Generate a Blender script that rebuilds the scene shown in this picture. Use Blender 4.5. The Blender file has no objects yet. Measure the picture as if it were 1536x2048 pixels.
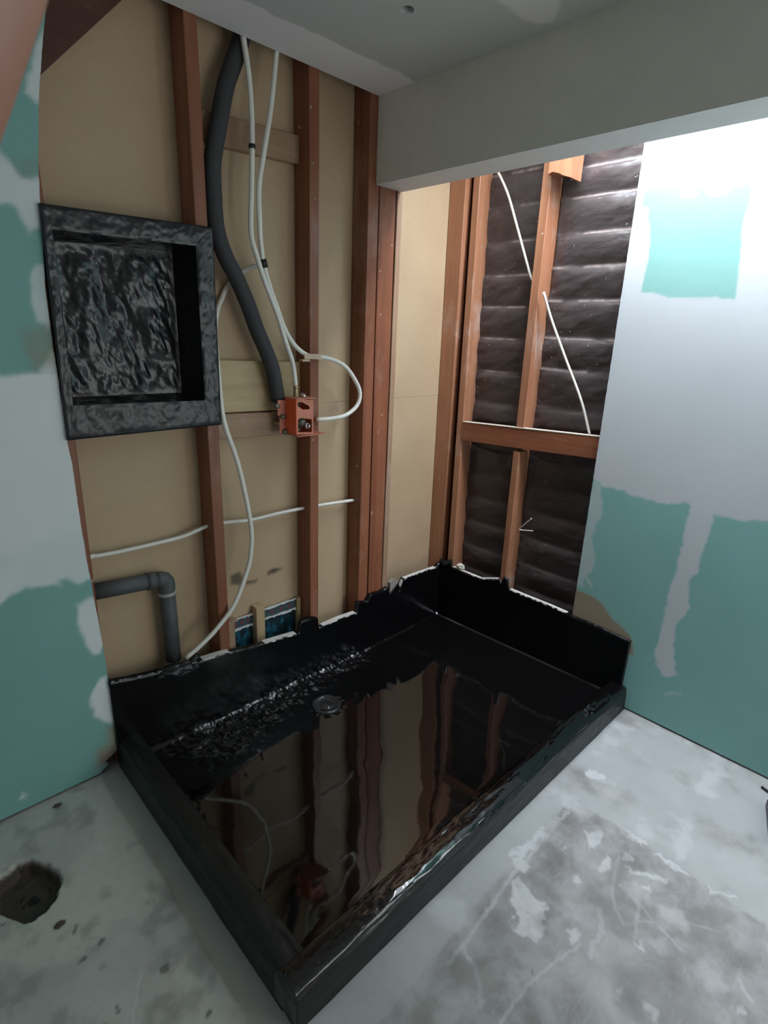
import bpy, bmesh, math, random
import numpy as np
from mathutils import Vector, Matrix, noise as mnoise

# ------------------------------------------------------------------ camera, light, exposure
SC = bpy.context.scene
COL = SC.collection
CAM_POS = Vector((-2.1539, -1.7304, 1.4737))
CAM_R = Vector((0.71888, -0.69399, 0.03989)); CAM_U = Vector((0.18507, 0.24639, 0.95133)); CAM_F = Vector((0.67004, 0.67651, -0.30557))
cam_data = bpy.data.cameras.new('camera'); cam = bpy.data.objects.new('camera', cam_data); COL.objects.link(cam)
m = Matrix.Identity(4)
for i in range(3):
    m[i][0] = CAM_R[i]; m[i][1] = CAM_U[i]; m[i][2] = -CAM_F[i]; m[i][3] = CAM_POS[i]
cam.matrix_world = m
cam_data.sensor_fit = 'HORIZONTAL'; cam_data.sensor_width = 36.0; cam_data.lens = 36.0*1104.06/1536.0
cam_data.clip_start = 0.005; cam_data.clip_end = 60
cam_data.dof.use_dof = True; cam_data.dof.focus_distance = 2.6; cam_data.dof.aperture_fstop = 60
SC.camera = cam
world = bpy.data.worlds.new('sky'); SC.world = world; world.use_nodes = True
bg = world.node_tree.nodes['Background']; bg.inputs[0].default_value = (0.62, 0.78, 1.0, 1); bg.inputs[1].default_value = 0.6
def area(name, loc, direction, sx, sy, power, color):
    l = bpy.data.lights.new(name, 'AREA'); l.shape = 'RECTANGLE'; l.size = sx; l.size_y = sy; l.energy = power; l.color = color
    o = bpy.data.objects.new(name, l); COL.objects.link(o); o.location = loc
    o.rotation_euler = Vector(direction).to_track_quat('-Z', 'Y').to_euler()
    return o
area('skylight_light', (-0.24, -1.17, 2.56), (0, 0, -1), 0.28, 1.42, 46, (0.82, 0.89, 1.0))       # daylight through the skylight over the alcove
area('doorway_light', (-0.55, -3.40, 0.95), (0, 1, 0), 0.9, 1.5, 8.5, (1.0, 0.985, 0.96))         # daylight through the doorway behind
area('right_fill_light', (-0.03, -2.60, 1.20), (-1, 0, 0), 0.8, 1.1, 13, (0.98, 0.99, 1.0))           # unseen fill added on the right to brighten the left side
SC.view_settings.view_transform = 'Standard'; SC.view_settings.look = 'None'; SC.view_settings.gamma = 1.0
SC.view_settings.use_curve_mapping = False; SC.view_settings.exposure = 0.0

# ------------------------------------------------------------------ measured outlines (metres; wall outlines are (x,z) or (y,z), floor outlines (x,y))
D = {'block': [(-0.416, 2.131), (-0.423, 2.083), (-0.442, 2.082), (-0.465, 2.072), (-0.504, 2.055), (-0.506, 2.136)],
 'blueL': [(-1.192, 0.345), (-1.11, 0.348), (-1.081, 0.342), (-1.084, 0.152), (-1.133, 0.15), (-1.161, 0.184), (-1.17, 0.287)],
 'blueR': [(-1.03, 0.346), (-0.957, 0.348), (-0.87, 0.342), (-0.856, 0.169), (-0.961, 0.158), (-1.035, 0.167)],
 'brace': [(-1.627, 2.075), (-1.55, 2.155), (-1.485, 2.224), (-1.372, 2.301), (-1.28, 2.356)],
 'cable': [(0.06, -0.0954, 2.1678), (0.06, -0.1166, 2.142), (0.06, -0.1704, 2.059), (0.055, -0.2394, 1.9208), (0.05, -0.3084, 1.7797), (0.045, -0.3382, 1.727),
           (0.02, -0.3953, 1.6841)],
 'cable2': [(0.006, -0.4271, 1.6668), (0.03, -0.4654, 1.5614), (0.05, -0.5381, 1.4153), (0.05, -0.6359, 1.2489), (0.05, -0.6981, 1.1085)],
 'ceil_band': [(-1.425, -0.057), (-1.332, -0.132), (-1.196, -0.157), (-1.084, -0.161), (-0.948, -0.164), (-0.779, -0.185), (-0.638, -0.179), (-0.581, -0.161),
               (-0.562, -0.006), (-1.357, 0.05)],
 'ceil_hole': (-0.878, -0.451),
 'ceil_patch': [(-0.807, -0.667), (-0.755, -0.661), (-0.647, -0.651), (-0.597, -0.674), (-0.575, -0.707), (-0.604, -0.748), (-0.656, -0.774), (-0.73, -0.815)],
 'clips': [(-1.0846, 0.0, 2.0465), (-1.044, 0.014, 1.6779), (-0.8614, -0.004, 1.3854)],
 'collar': [(-1.53, 0.303), (-1.47, 0.291), (-1.407, 0.269)],
 'crumb': [(-0.005, -0.1418, 0.3644)],
 'floor_dark_strip': [(-1.782, -0.025), (-1.772, -0.277), (-1.789, -0.604), (-1.783, -0.923), (-1.787, -0.983)],
 'floor_lines': [([(-0.669, -1.161), (-0.924, -1.167), (-1.01, -1.165), (-1.237, -1.189), (-1.334, -1.193)], 0.01),
                 ([(-0.803, -1.391), (-0.833, -1.485), (-0.862, -1.58)], 0.008),
                 ([(-1.039, -1.397), (-1.135, -1.369), (-1.222, -1.352), (-1.289, -1.35), (-1.344, -1.353)], 0.008),
                 ([(-0.898, -1.455), (-0.858, -1.484), (-0.783, -1.553), (-0.737, -1.631)], 0.006),
                 ([(-1.281, -1.197), (-1.289, -1.242), (-1.311, -1.277), (-1.348, -1.301)], 0.01),
                 ([(-0.918, -1.384), (-0.971, -1.418), (-1.019, -1.416), (-1.052, -1.426)], 0.012), ([(-0.791, -1.428), (-0.831, -1.456), (-0.923, -1.483)], 0.009),
                 ([(-0.717, -1.353), (-0.833, -1.381), (-0.884, -1.415), (-0.906, -1.448)], 0.01), ([(-0.827, -1.702), (-0.851, -1.717), (-0.857, -1.736)], 0.008),
                 ([(-1.946, -0.799), (-1.911, -0.737), (-1.89, -0.707)], 0.006)],
 'floor_skim': [[(-1.787, -0.016), (-1.747, -0.022), (-1.715, -0.298), (-1.775, -0.648), (-1.771, -0.902), (-1.765, -0.963), (-1.765, -1.031), (-1.917, -0.89),
                 (-1.859, -0.842), (-1.859, -0.753), (-1.79, -0.69), (-1.802, -0.601), (-1.899, -0.552), (-1.931, -0.587), (-2.017, -0.569), (-2.066, -0.553),
                 (-2.132, -0.478), (-2.221, -0.443), (-2.191, -0.212), (-2.067, -0.132), (-1.963, -0.294), (-1.862, -0.258)]],
 'floor_smooth': [[(-0.003, -1.021), (0.001, -1.816), (-0.588, -1.983), (-0.623, -1.675), (-0.619, -1.52), (-0.608, -1.322), (-0.629, -1.143), (-0.829, -1.148),
                   (-1.141, -1.147), (-1.304, -1.158), (-1.542, -1.169), (-1.68, -1.056)]],
 'floor_spots': [((-1.896, -0.045), 0.014), ((-1.999, -0.457), 0.016), ((-1.977, -0.496), 0.008), ((-1.94, -0.572), 0.011), ((-1.985, -0.583), 0.01),
                 ((-1.845, -0.733), 0.016), ((-1.96, -0.749), 0.012), ((-1.81, -0.892), 0.014), ((-2.102, -0.359), 0.012)],
 'floor_white': [[(-1.018, -1.171), (-1.003, -1.189), (-1.019, -1.212), (-1.007, -1.231), (-1.02, -1.259), (-1.024, -1.287), (-1.056, -1.296), (-1.091, -1.308),
                  (-1.122, -1.315), (-1.129, -1.288), (-1.144, -1.26), (-1.149, -1.244), (-1.117, -1.255), (-1.086, -1.215)],
                 [(-0.709, -1.243), (-0.664, -1.263), (-0.699, -1.283), (-0.753, -1.292), (-0.761, -1.276)],
                 [(-0.478, -1.111), (-0.434, -1.137), (-0.429, -1.181), (-0.459, -1.18), (-0.49, -1.133)],
                 [(-0.797, -1.326), (-0.732, -1.321), (-0.75, -1.342), (-0.792, -1.349), (-0.805, -1.333)],
                 [(-0.698, -1.351), (-0.674, -1.373), (-0.691, -1.386), (-0.721, -1.368)], [(-0.881, -1.278), (-0.87, -1.292), (-0.882, -1.311), (-0.897, -1.306)],
                 [(-0.739, -1.379), (-0.703, -1.434), (-0.681, -1.484), (-0.697, -1.479), (-0.729, -1.432), (-0.747, -1.385)],
                 [(-0.616, -1.295), (-0.599, -1.321), (-0.606, -1.396), (-0.627, -1.392), (-0.625, -1.339)],
                 [(-0.619, -1.413), (-0.615, -1.455), (-0.621, -1.521), (-0.633, -1.502), (-0.634, -1.438)],
                 [(-1.038, -1.356), (-1.018, -1.375), (-1.04, -1.389), (-1.063, -1.372)],
                 [(-0.653, -1.164), (-0.918, -1.163), (-0.961, -1.133), (-0.965, -1.12), (-0.858, -1.14), (-0.677, -1.154)],
                 [(-1.081, -1.503), (-1.067, -1.513), (-1.074, -1.518), (-1.087, -1.511)], [(-1.062, -1.564), (-1.048, -1.583), (-1.062, -1.598), (-1.084, -1.583)],
                 [(-0.941, -1.142), (-0.949, -1.189), (-0.967, -1.186), (-0.99, -1.152)], [(-0.753, -1.436), (-0.734, -1.449), (-0.756, -1.455), (-0.77, -1.446)],
                 [(-0.902, -1.717), (-0.89, -1.731), (-0.906, -1.731), (-0.912, -1.722)], [(-0.81, -1.212), (-0.804, -1.223), (-0.816, -1.226), (-0.824, -1.217)],
                 [(-0.623, -1.572), (-0.588, -1.636), (-0.603, -1.635), (-0.632, -1.58)], [(-0.93, -1.491), (-0.915, -1.504), (-0.932, -1.513), (-0.939, -1.503)],
                 [(-1.901, -0.329), (-1.845, -0.281), (-1.832, -0.277), (-1.84, -0.286), (-1.873, -0.305)]],
 'lag': [(-1.0728, 0.062, 2.3253), (-1.0895, 0.06, 2.2818), (-1.1201, 0.056, 2.2185), (-1.1464, 0.05, 2.16), (-1.1869, 0.042, 2.0434), (-1.2097, 0.04, 1.9523),
         (-1.2128, 0.038, 1.8635), (-1.204, 0.036, 1.7724), (-1.1787, 0.036, 1.6976), (-1.1387, 0.036, 1.6311), (-1.1007, 0.036, 1.5543), (-1.0686, 0.036, 1.4748),
         (-1.0382, 0.036, 1.4134), (-1.0089, 0.036, 1.3442), (-0.9833, 0.032, 1.2672), (-0.9723, 0.03, 1.2268)],
 'left_brown': [[(-1.678, 0.158), (-1.705, 0.172), (-1.715, 0.15), (-1.704, 0.123), (-1.751, 0.1), (-1.754, 0.045), (-1.721, 0.018), (-1.669, 0.088)],
                [(-1.788, 1.448), (-1.704, 1.476), (-1.695, 1.353), (-1.778, 1.354)], [(-1.745, 1.834), (-1.688, 1.862), (-1.688, 1.819), (-1.738, 1.807)]],
 'left_edge': [(-1.642, 2.141), (-1.671, 2.003), (-1.694, 1.845), (-1.703, 1.735), (-1.716, 1.556), (-1.717, 1.4), (-1.714, 1.323), (-1.715, 1.216), (-1.717, 1.143),
               (-1.707, 1.078), (-1.709, 0.948), (-1.705, 0.788), (-1.698, 0.633), (-1.691, 0.471), (-1.688, 0.235), (-1.693, 0.173), (-1.693, 0.113), (-1.714, 0.085),
               (-1.742, 0.031), (-1.734, 0.004)],
 'left_plaster': [[(-1.633, 2.153), (-1.682, 2.059), (-1.704, 1.993), (-1.681, 1.974), (-1.66, 1.99)],
                  [(-1.881, 1.879), (-1.772, 1.856), (-1.751, 1.828), (-1.732, 1.808), (-1.694, 1.815), (-1.684, 1.764), (-1.69, 1.718), (-1.734, 1.677), (-1.759, 1.735),
                   (-1.91, 1.705)],
                  [(-1.686, 1.613), (-1.721, 1.606), (-1.744, 1.571), (-1.753, 1.523), (-1.748, 1.474), (-1.72, 1.456), (-1.692, 1.477)],
                  [(-1.693, 1.412), (-1.725, 1.399), (-1.735, 1.37), (-1.761, 1.354), (-1.757, 1.341), (-1.685, 1.33)],
                  [(-2.209, 1.327), (-1.847, 1.338), (-1.768, 1.342), (-1.672, 1.335), (-1.694, 1.034), (-1.696, 0.723), (-1.706, 0.718), (-1.733, 0.709),
                   (-1.745, 0.717), (-1.78, 0.741), (-1.793, 0.74), (-1.786, 0.724), (-1.826, 0.728), (-1.873, 0.736), (-1.894, 0.735), (-1.929, 0.724), (-2.011, 0.688),
                   (-2.337, 0.686)],
                  [(-1.701, 0.663), (-1.744, 0.648), (-1.757, 0.575), (-1.747, 0.536), (-1.735, 0.513), (-1.728, 0.463), (-1.696, 0.456), (-1.688, 0.575)],
                  [(-1.694, 0.369), (-1.722, 0.355), (-1.745, 0.314), (-1.75, 0.27), (-1.741, 0.232), (-1.694, 0.173), (-1.682, 0.18)]],
 'left_tick': [(-1.974, 0.072), (-1.964, 0.059), (-1.967, 0.044), (-1.975, 0.055)],
 'mix': {'bolts': [(-1.001, 1.208), (-0.976, 1.168), (-0.966, 1.11)],
         'conn': [(-0.927, 1.286), (-0.926, 1.237)],
         'flange': [(-0.994, 1.226), (-0.97, 1.225), (-0.969, 1.178), (-0.989, 1.176)],
         'front': [(-0.963, 1.239), (-0.887, 1.229), (-0.967, 1.113), (-0.887, 1.104)],
         'hole1': [(-0.961, 1.228), (-0.946, 1.229), (-0.905, 1.21), (-0.905, 1.197), (-0.935, 1.197), (-0.962, 1.213)],
         'hole2': [(-0.962, 1.162), (-0.946, 1.17), (-0.889, 1.161), (-0.889, 1.112), (-0.963, 1.118)],
         'nut2': [(-0.91, 1.248)],
         'screw': [(-0.891, 1.131)],
         'side': [(-0.957, 1.233), (-0.954, 1.103)]},
 'mixpx': [[-0.964, -0.05, 1.181], [-0.956, 0.02, 1.171], [-0.942, 0.04, 1.168]],
 'nail': [(0.06, -0.4896, 0.6283), (0.05, -0.4239, 0.6192), (0.03, -0.4492, 0.6482), (0.0, -0.5077, 0.707)],
 'nogBoard': [(-1.186, 1.37), (-1.03, 1.37), (-0.853, 1.331), (-0.842, 1.168), (-0.902, 1.176), (-1.179, 1.186)],
 'nogL': [(-1.186, 1.186), (-0.922, 1.177), (-1.171, 1.099), (-0.911, 1.088)],
 'nogU': [(-1.158, 2.012), (-1.131, 2.098), (-0.849, 2.111), (-0.862, 2.029)],
 'packer': [(-1.305, 0.456), (-1.259, 0.426), (-1.268, 0.38), (-1.224, 0.387), (-1.23, 0.279), (-1.267, 0.27)],
 'pipe1': [(-1.095, 0.022, 2.3143), (-1.0921, 0.022, 2.303), (-1.082, 0.012, 2.1985), (-1.0818, 0.004, 2.1037), (-1.0858, 0.0, 2.0154), (-1.0919, 0.0, 1.9026),
           (-1.0999, -0.002, 1.7708), (-1.0796, -0.004, 1.696), (-1.0476, -0.004, 1.6144), (-1.0077, -0.004, 1.5289), (-0.9741, -0.004, 1.4365), (-0.9449, -0.004, 1.364),
           (-0.9297, 0.0, 1.2865), (-0.9277, 0.0, 1.2683)],
 'pipe2': [(-0.9687, 0.022, 2.3223), (-0.9747, 0.022, 2.3037), (-1.0093, 0.006, 2.144), (-1.0448, 0.0, 2.0025), (-1.0644, 0.0, 1.9077), (-1.0644, 0.002, 1.8129),
           (-1.0576, 0.01, 1.7554), (-1.0445, 0.016, 1.6857), (-1.0228, 0.016, 1.6171), (-0.994, 0.016, 1.5494), (-0.9714, 0.008, 1.4838), (-0.9455, 0.0, 1.4387),
           (-0.9113, -0.004, 1.4064), (-0.8614, -0.004, 1.3854), (-0.7831, -0.004, 1.3801), (-0.6958, -0.002, 1.3496), (-0.6344, -0.0, 1.2899), (-0.6081, -0.0, 1.2388),
           (-0.623, 0.0, 1.1906), (-0.6816, 0.0, 1.1555), (-0.7597, 0.0, 1.1468), (-0.832, 0.0, 1.1481)],
 'pipe3': [(-1.0456, 0.03, 1.6785), (-1.0662, 0.06, 1.6748), (-1.098, 0.086, 1.6492), (-1.1411, 0.09, 1.6078), (-1.1666, 0.088, 1.5664), (-1.1922, 0.075, 1.5269),
           (-1.2162, 0.05, 1.4661), (-1.2241, 0.035, 1.4028), (-1.2244, 0.026, 1.3225), (-1.2278, 0.008, 1.2029), (-1.223, -0.008, 1.1399), (-1.1998, -0.008, 1.0696),
           (-1.178, -0.008, 0.9894), (-1.1498, -0.008, 0.8361), (-1.1405, -0.008, 0.7498), (-1.1453, -0.008, 0.6806), (-1.1609, -0.008, 0.6111), (-1.224, -0.008, 0.4802),
           (-1.3024, -0.008, 0.4023), (-1.3681, -0.002, 0.3531), (-1.4207, 0.006, 0.3202)],
 'pipe4': [(-1.6764, 0.07, 0.7641), (-1.5914, 0.07, 0.7599), (-1.4608, 0.07, 0.7604), (-1.3666, 0.068, 0.7651), (-1.2789, 0.062, 0.7857), (-1.2081, 0.06, 0.7849),
           (-1.1029, 0.06, 0.7731), (-0.9682, 0.06, 0.7751), (-0.85, 0.06, 0.7738), (-0.7744, 0.06, 0.7707), (-0.5739, 0.06, 0.7595)],
 'pit': [(-2.089, -0.206), (-2.056, -0.196), (-2.039, -0.188), (-2.005, -0.198), (-1.974, -0.243), (-1.96, -0.283), (-1.956, -0.314), (-1.967, -0.348), (-1.989, -0.378),
         (-2.012, -0.393), (-2.04, -0.401), (-2.063, -0.391), (-2.082, -0.363), (-2.099, -0.337), (-2.119, -0.295), (-2.116, -0.232)],
 'pit_hole': (-2.034, -0.294),
 'plug': [(-0.388, 0.338), (-0.313, 0.311), (-0.383, 0.258), (-0.308, 0.235)],
 'purple': [(-0.146, -1.602), (-0.328, -1.652)],
 'right_brown': [[(-0.728, 0.505), (-0.773, 0.445), (-0.83, 0.448), (-0.887, 0.428), (-0.934, 0.383), (-1.02, 0.339), (-1.056, 0.262), (-0.779, 0.18)]],
 'right_green': [[(-0.779, 1.988), (-0.901, 1.982), (-0.906, 1.959), (-0.925, 1.951), (-0.962, 1.95), (-0.961, 1.974), (-0.984, 1.972), (-0.992, 1.952), (-1.016, 1.942),
                  (-1.05, 1.943), (-1.057, 1.96), (-1.079, 1.962), (-1.086, 1.957), (-1.091, 1.964), (-1.118, 1.964), (-1.116, 1.92), (-1.113, 1.859), (-1.127, 1.744),
                  (-1.136, 1.629), (-1.097, 1.63), (-1.078, 1.637), (-1.042, 1.635), (-0.987, 1.634), (-0.928, 1.639), (-0.886, 1.65), (-0.831, 1.657), (-0.832, 1.722),
                  (-0.831, 1.77), (-0.829, 1.827), (-0.824, 1.864), (-0.809, 1.903), (-0.803, 1.931), (-0.781, 1.933)]],
 'right_plaster': [[(-0.466, 2.326), (-1.284, 2.262), (-1.512, 1.75), (-1.713, 0.933), (-1.383, 0.928), (-1.294, 0.913), (-1.217, 0.913), (-1.115, 0.928),
                    (-1.054, 0.916), (-0.983, 0.905), (-0.917, 0.922), (-0.81, 0.925), (-0.765, 0.949), (-0.731, 1.061)],
                   [(-1.132, 0.96), (-1.137, 0.93), (-1.142, 0.849), (-1.137, 0.757), (-1.142, 0.672), (-1.13, 0.579), (-1.133, 0.496), (-1.132, 0.403), (-1.124, 0.325),
                    (-1.137, 0.256), (-1.165, 0.225), (-1.222, 0.254), (-1.187, 0.34), (-1.186, 0.455), (-1.214, 0.537), (-1.193, 0.644), (-1.212, 0.69), (-1.21, 0.761),
                    (-1.221, 0.84), (-1.219, 0.914), (-1.214, 0.979)],
                   [(-0.765, 0.949), (-0.807, 0.924), (-0.82, 0.823), (-0.805, 0.748), (-0.791, 0.7), (-0.808, 0.662), (-0.822, 0.599), (-0.822, 0.554), (-0.799, 0.535),
                    (-0.828, 0.496), (-0.827, 0.482), (-0.803, 0.498), (-0.794, 0.522), (-0.787, 0.473), (-0.755, 0.461)],
                   [(-1.193, 0.16), (-1.243, 0.189), (-1.246, 0.176), (-1.198, 0.15)]],
 'right_thin': [[(-0.792, 1.996), (-0.819, 2.01), (-0.93, 2.02), (-1.036, 2.029), (-1.118, 2.031), (-1.121, 1.952), (-1.075, 1.942), (-0.787, 1.969)]],
 'seam': [(-0.16, 1.196)],
 'smudge': [[(-1.174, 0.544), (-1.134, 0.549), (-1.111, 0.503), (-1.128, 0.488), (-1.175, 0.506)], [(-1.112, 0.499), (-1.054, 0.49), (-1.063, 0.481), (-1.104, 0.485)],
            [(-1.006, 0.513), (-0.975, 0.521), (-0.93, 0.508), (-0.967, 0.498), (-1.006, 0.498)]],
 'stick': [(-0.068, -1.582), (-0.079, -1.605)],
 'stickM': [(-1.09, 0.388), (-1.048, 0.374), (-1.088, 0.186), (-1.051, 0.174)],
 'stickR': [(-0.874, 0.359), (-0.847, 0.346), (-0.87, 0.182), (-0.84, 0.171)],
 'upA': [(-1.689, 0.349), (-1.626, 0.336), (-1.543, 0.321), (-1.435, 0.303), (-1.368, 0.297), (-1.298, 0.292), (-1.235, 0.282), (-1.124, 0.266), (-1.029, 0.257),
         (-0.928, 0.247), (-0.92, 0.297), (-0.875, 0.296), (-0.832, 0.285), (-0.826, 0.232), (-0.706, 0.236), (-0.6, 0.23), (-0.599, 0.282), (-0.539, 0.267),
         (-0.517, 0.297), (-0.445, 0.29), (-0.398, 0.3), (-0.395, 0.261), (-0.324, 0.244), (-0.325, 0.311), (-0.293, 0.315), (-0.175, 0.314), (-0.037, 0.31),
         (-0.022, 0.326), (0.015, 0.328)],
 'upB': [(-0.043, 0.348), (-0.079, 0.371), (-0.086, 0.331), (-0.179, 0.329), (-0.273, 0.329), (-0.391, 0.329), (-0.389, 0.368), (-0.409, 0.389), (-0.428, 0.377),
         (-0.439, 0.334), (-0.533, 0.333), (-0.664, 0.333), (-0.787, 0.329), (-0.902, 0.327), (-1.031, 0.319)],
 'wallA_dbg': [(-2.042, 0.005)],
 'waste_e': [(-1.4814, 0.06, 0.6306), (-1.4537, 0.06, 0.6244), (-1.4464, 0.06, 0.6049), (-1.4473, 0.06, 0.572)],
 'waste_h': [(-1.6838, 0.06, 0.6476), (-1.5849, 0.06, 0.639), (-1.4814, 0.06, 0.6306)],
 'waste_v': [(-1.4473, 0.06, 0.572), (-1.4459, 0.06, 0.4539), (-1.445, 0.06, 0.2997)]}
# ------------------------------------------------------------------ helpers
rnd = random.Random(7)
def link(o, parent=None):
    COL.objects.link(o)
    if parent is not None: o.parent = parent
    return o
def mesh(name, verts, faces, mat, parent=None, smooth=False, attrs=None):
    me = bpy.data.meshes.new(name); me.from_pydata([tuple(v) for v in verts], [], [tuple(f) for f in faces]); me.validate()
    if attrs:
        for k, a in attrs.items():
            at = me.attributes.new(k, 'FLOAT', 'POINT'); at.data.foreach_set('value', np.asarray(a, dtype=np.float32))
    if mat: me.materials.append(mat)
    bm = bmesh.new(); bm.from_mesh(me); bmesh.ops.recalc_face_normals(bm, faces=bm.faces); bm.to_mesh(me); bm.free()
    if smooth: me.polygons.foreach_set('use_smooth', [True]*len(me.polygons))
    return link(bpy.data.objects.new(name, me), parent)
def empty(name, loc=(0, 0, 0)):
    o = bpy.data.objects.new(name, None); o.location = loc; o.empty_display_size = .05; COL.objects.link(o); return o
def tag(o, label=None, cat=None, group=None, kind=None):
    if label: o['label'] = label
    if cat: o['category'] = cat
    if group: o['group'] = group
    if kind: o['kind'] = kind
    return o
class MB:
    def __init__(s): s.v = []; s.f = []
    def add(s, v, f):
        n = len(s.v); s.v += [tuple(p) for p in v]; s.f += [tuple(i+n for i in q) for q in f]; return s
    def box(s, x0, x1, y0, y1, z0, z1, c=0.0):
        """box with edges chamfered by c"""
        bm = bmesh.new(); bmesh.ops.create_cube(bm, size=1)
        for v in bm.verts: v.co = Vector(((x0+x1)/2+v.co.x*(x1-x0), (y0+y1)/2+v.co.y*(y1-y0), (z0+z1)/2+v.co.z*(z1-z0)))
        if c > 0: bmesh.ops.bevel(bm, geom=list(bm.edges), offset=c, segments=2, affect='EDGES', profile=.6)
        bm.verts.index_update(); s.add([v.co.copy() for v in bm.verts], [[v.index for v in f.verts] for f in bm.faces]); bm.free(); return s
    def tube(s, pts, r, n=12, cap=True):
        pts = [Vector(p) for p in pts]; rs = r if isinstance(r, (list, tuple)) else [r]*len(pts)
        t = (pts[1]-pts[0]).normalized(); up = Vector((0, 0, 1)) if abs(t.z) < .9 else Vector((1, 0, 0)); a = t.cross(up).normalized()
        v = []; f = []
        for i, p in enumerate(pts):
            tt = (pts[min(i+1, len(pts)-1)]-pts[max(i-1, 0)]).normalized()
            a = (a-tt*a.dot(tt)).normalized(); b = tt.cross(a)
            for k in range(n):
                w = 2*math.pi*k/n; v.append(p+(a*math.cos(w)+b*math.sin(w))*rs[i])
        for i in range(len(pts)-1):
            for k in range(n): f.append((i*n+k, i*n+(k+1) % n, (i+1)*n+(k+1) % n, (i+1)*n+k))
        if cap: f.append(tuple(range(n))[::-1]); f.append(tuple((len(pts)-1)*n+k for k in range(n)))
        return s.add(v, f)
    def lathe(s, c, axis, prof, n=24, wob=0.0, seed=0):
        """prof: list of (r, h) along axis"""
        ax = Vector(axis).normalized(); up = Vector((0, 0, 1)) if abs(ax.z) < .9 else Vector((1, 0, 0)); a = ax.cross(up).normalized(); b = ax.cross(a)
        v = []; f = []; c = Vector(c)
        for i, (r, h) in enumerate(prof):
            for k in range(n):
                w = 2*math.pi*k/n; q = 1+wob*mnoise.noise(Vector((math.cos(w)*2+seed, math.sin(w)*2, i*.7)))
                v.append(c+ax*h*q+(a*math.cos(w)+b*math.sin(w))*r*q)
        for i in range(len(prof)-1):
            for k in range(n): f.append((i*n+k, i*n+(k+1) % n, (i+1)*n+(k+1) % n, (i+1)*n+k))
        f.append(tuple(range(n))[::-1]); f.append(tuple((len(prof)-1)*n+k for k in range(n)))
        return s.add(v, f)
    def slab(s, poly, axis, d0, d1, holes=()):
        """polygon (2D) extruded along axis from d0 to d1; holes are cut right through"""
        loops = [list(poly)]+[list(h) for h in holes]
        P = (lambda p, d: (d, p[0], p[1])) if axis == 'x' else (lambda p, d: (p[0], d, p[1])) if axis == 'y' else (lambda p, d: (p[0], p[1], d))
        bm = bmesh.new(); eds = []
        for lp in loops:
            vs = [bm.verts.new(P(p, d0)) for p in lp]
            for i in range(len(vs)): eds.append(bm.edges.new((vs[i], vs[(i+1) % len(vs)])))
        bmesh.ops.triangle_fill(bm, edges=eds, use_beauty=True)
        bm.verts.index_update(); n = len(bm.verts)
        v = [vv.co.copy() for vv in bm.verts]; fa = [[q.index for q in f.verts] for f in bm.faces]; bm.free()
        i = 'xyz'.index(axis); v2 = []
        for p in v: q = p.copy(); q[i] = d1; v2.append(q)
        f = fa+[[k+n for k in q[::-1]] for q in fa]; o = 0
        for lp in loops:
            L = len(lp)
            for k in range(L): f.append((o+k, o+(k+1) % L, n+o+(k+1) % L, n+o+k))
            o += L
        return s.add(v+v2, f)
    def build(s, name, mat, parent=None, smooth=False):
        return mesh(name, s.v, s.f, mat, parent, smooth)
def smoothpath(pts, step=.02):
    pts = [Vector(p) for p in pts]; out = []
    P = [pts[0]*2-pts[1]]+pts+[pts[-1]*2-pts[-2]]
    for i in range(1, len(P)-2):
        n = max(2, int((P[i+1]-P[i]).length/step))
        for k in range(n):
            t = k/n; a, b, c, d = P[i-1:i+3]
            out.append(.5*((2*b)+(-a+c)*t+(2*a-5*b+4*c-d)*t*t+(-a+3*b-3*c+d)*t**3))
    out.append(pts[-1]); return out
# numpy value noise -------------------------------------------------
NR = np.random.RandomState(3); LAT = NR.rand(256, 256)
def vn(x, y):
    xi = np.floor(x).astype(int); yi = np.floor(y).astype(int); fx = x-xi; fy = y-yi
    fx = fx*fx*(3-2*fx); fy = fy*fy*(3-2*fy)
    g = lambda a, b: LAT[a % 256, b % 256]
    return (g(xi, yi)*(1-fx)+g(xi+1, yi)*fx)*(1-fy)+(g(xi, yi+1)*(1-fx)+g(xi+1, yi+1)*fx)*fy
def fbm(x, y, oct=4):
    s = 0; a = .5; t = 0
    for o in range(oct): s = s+a*vn(x*2**o+o*17.3, y*2**o+o*31.7); t += a; a *= .5
    return s/t
def sdist(poly, X, Y):
    """signed distance to polygon, positive inside"""
    d = np.full(X.shape, 1e9); ins = np.zeros(X.shape, bool); n = len(poly)
    for i in range(n):
        ax, ay = poly[i]; bx, by = poly[(i+1) % n]; ex, ey = bx-ax, by-ay; L = ex*ex+ey*ey+1e-12
        t = np.clip(((X-ax)*ex+(Y-ay)*ey)/L, 0, 1); d = np.minimum(d, np.hypot(X-ax-t*ex, Y-ay-t*ey))
        c = (ay > Y) != (by > Y); xx = ax+(Y-ay)/(by-ay if abs(by-ay) > 1e-12 else 1e-12)*ex; ins ^= c & (X < xx)
    return np.where(ins, d, -d)
def ldist(line, X, Y):
    d = np.full(X.shape, 1e9)
    for (ax, ay), (bx, by) in zip(line[:-1], line[1:]):
        ex, ey = bx-ax, by-ay; L = ex*ex+ey*ey+1e-12
        t = np.clip(((X-ax)*ex+(Y-ay)*ey)/L, 0, 1); d = np.minimum(d, np.hypot(X-ax-t*ex, Y-ay-t*ey))
    return d
def sst(a, b, x):
    t = np.clip((x-a)/(b-a), 0, 1); return t*t*(3-2*t)
def grid_faces(nr, nc):
    i = np.arange(nr*nc).reshape(nr, nc)
    return np.stack([i[:-1, :-1], i[:-1, 1:], i[1:, 1:], i[1:, :-1]], -1).reshape(-1, 4).tolist()

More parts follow.
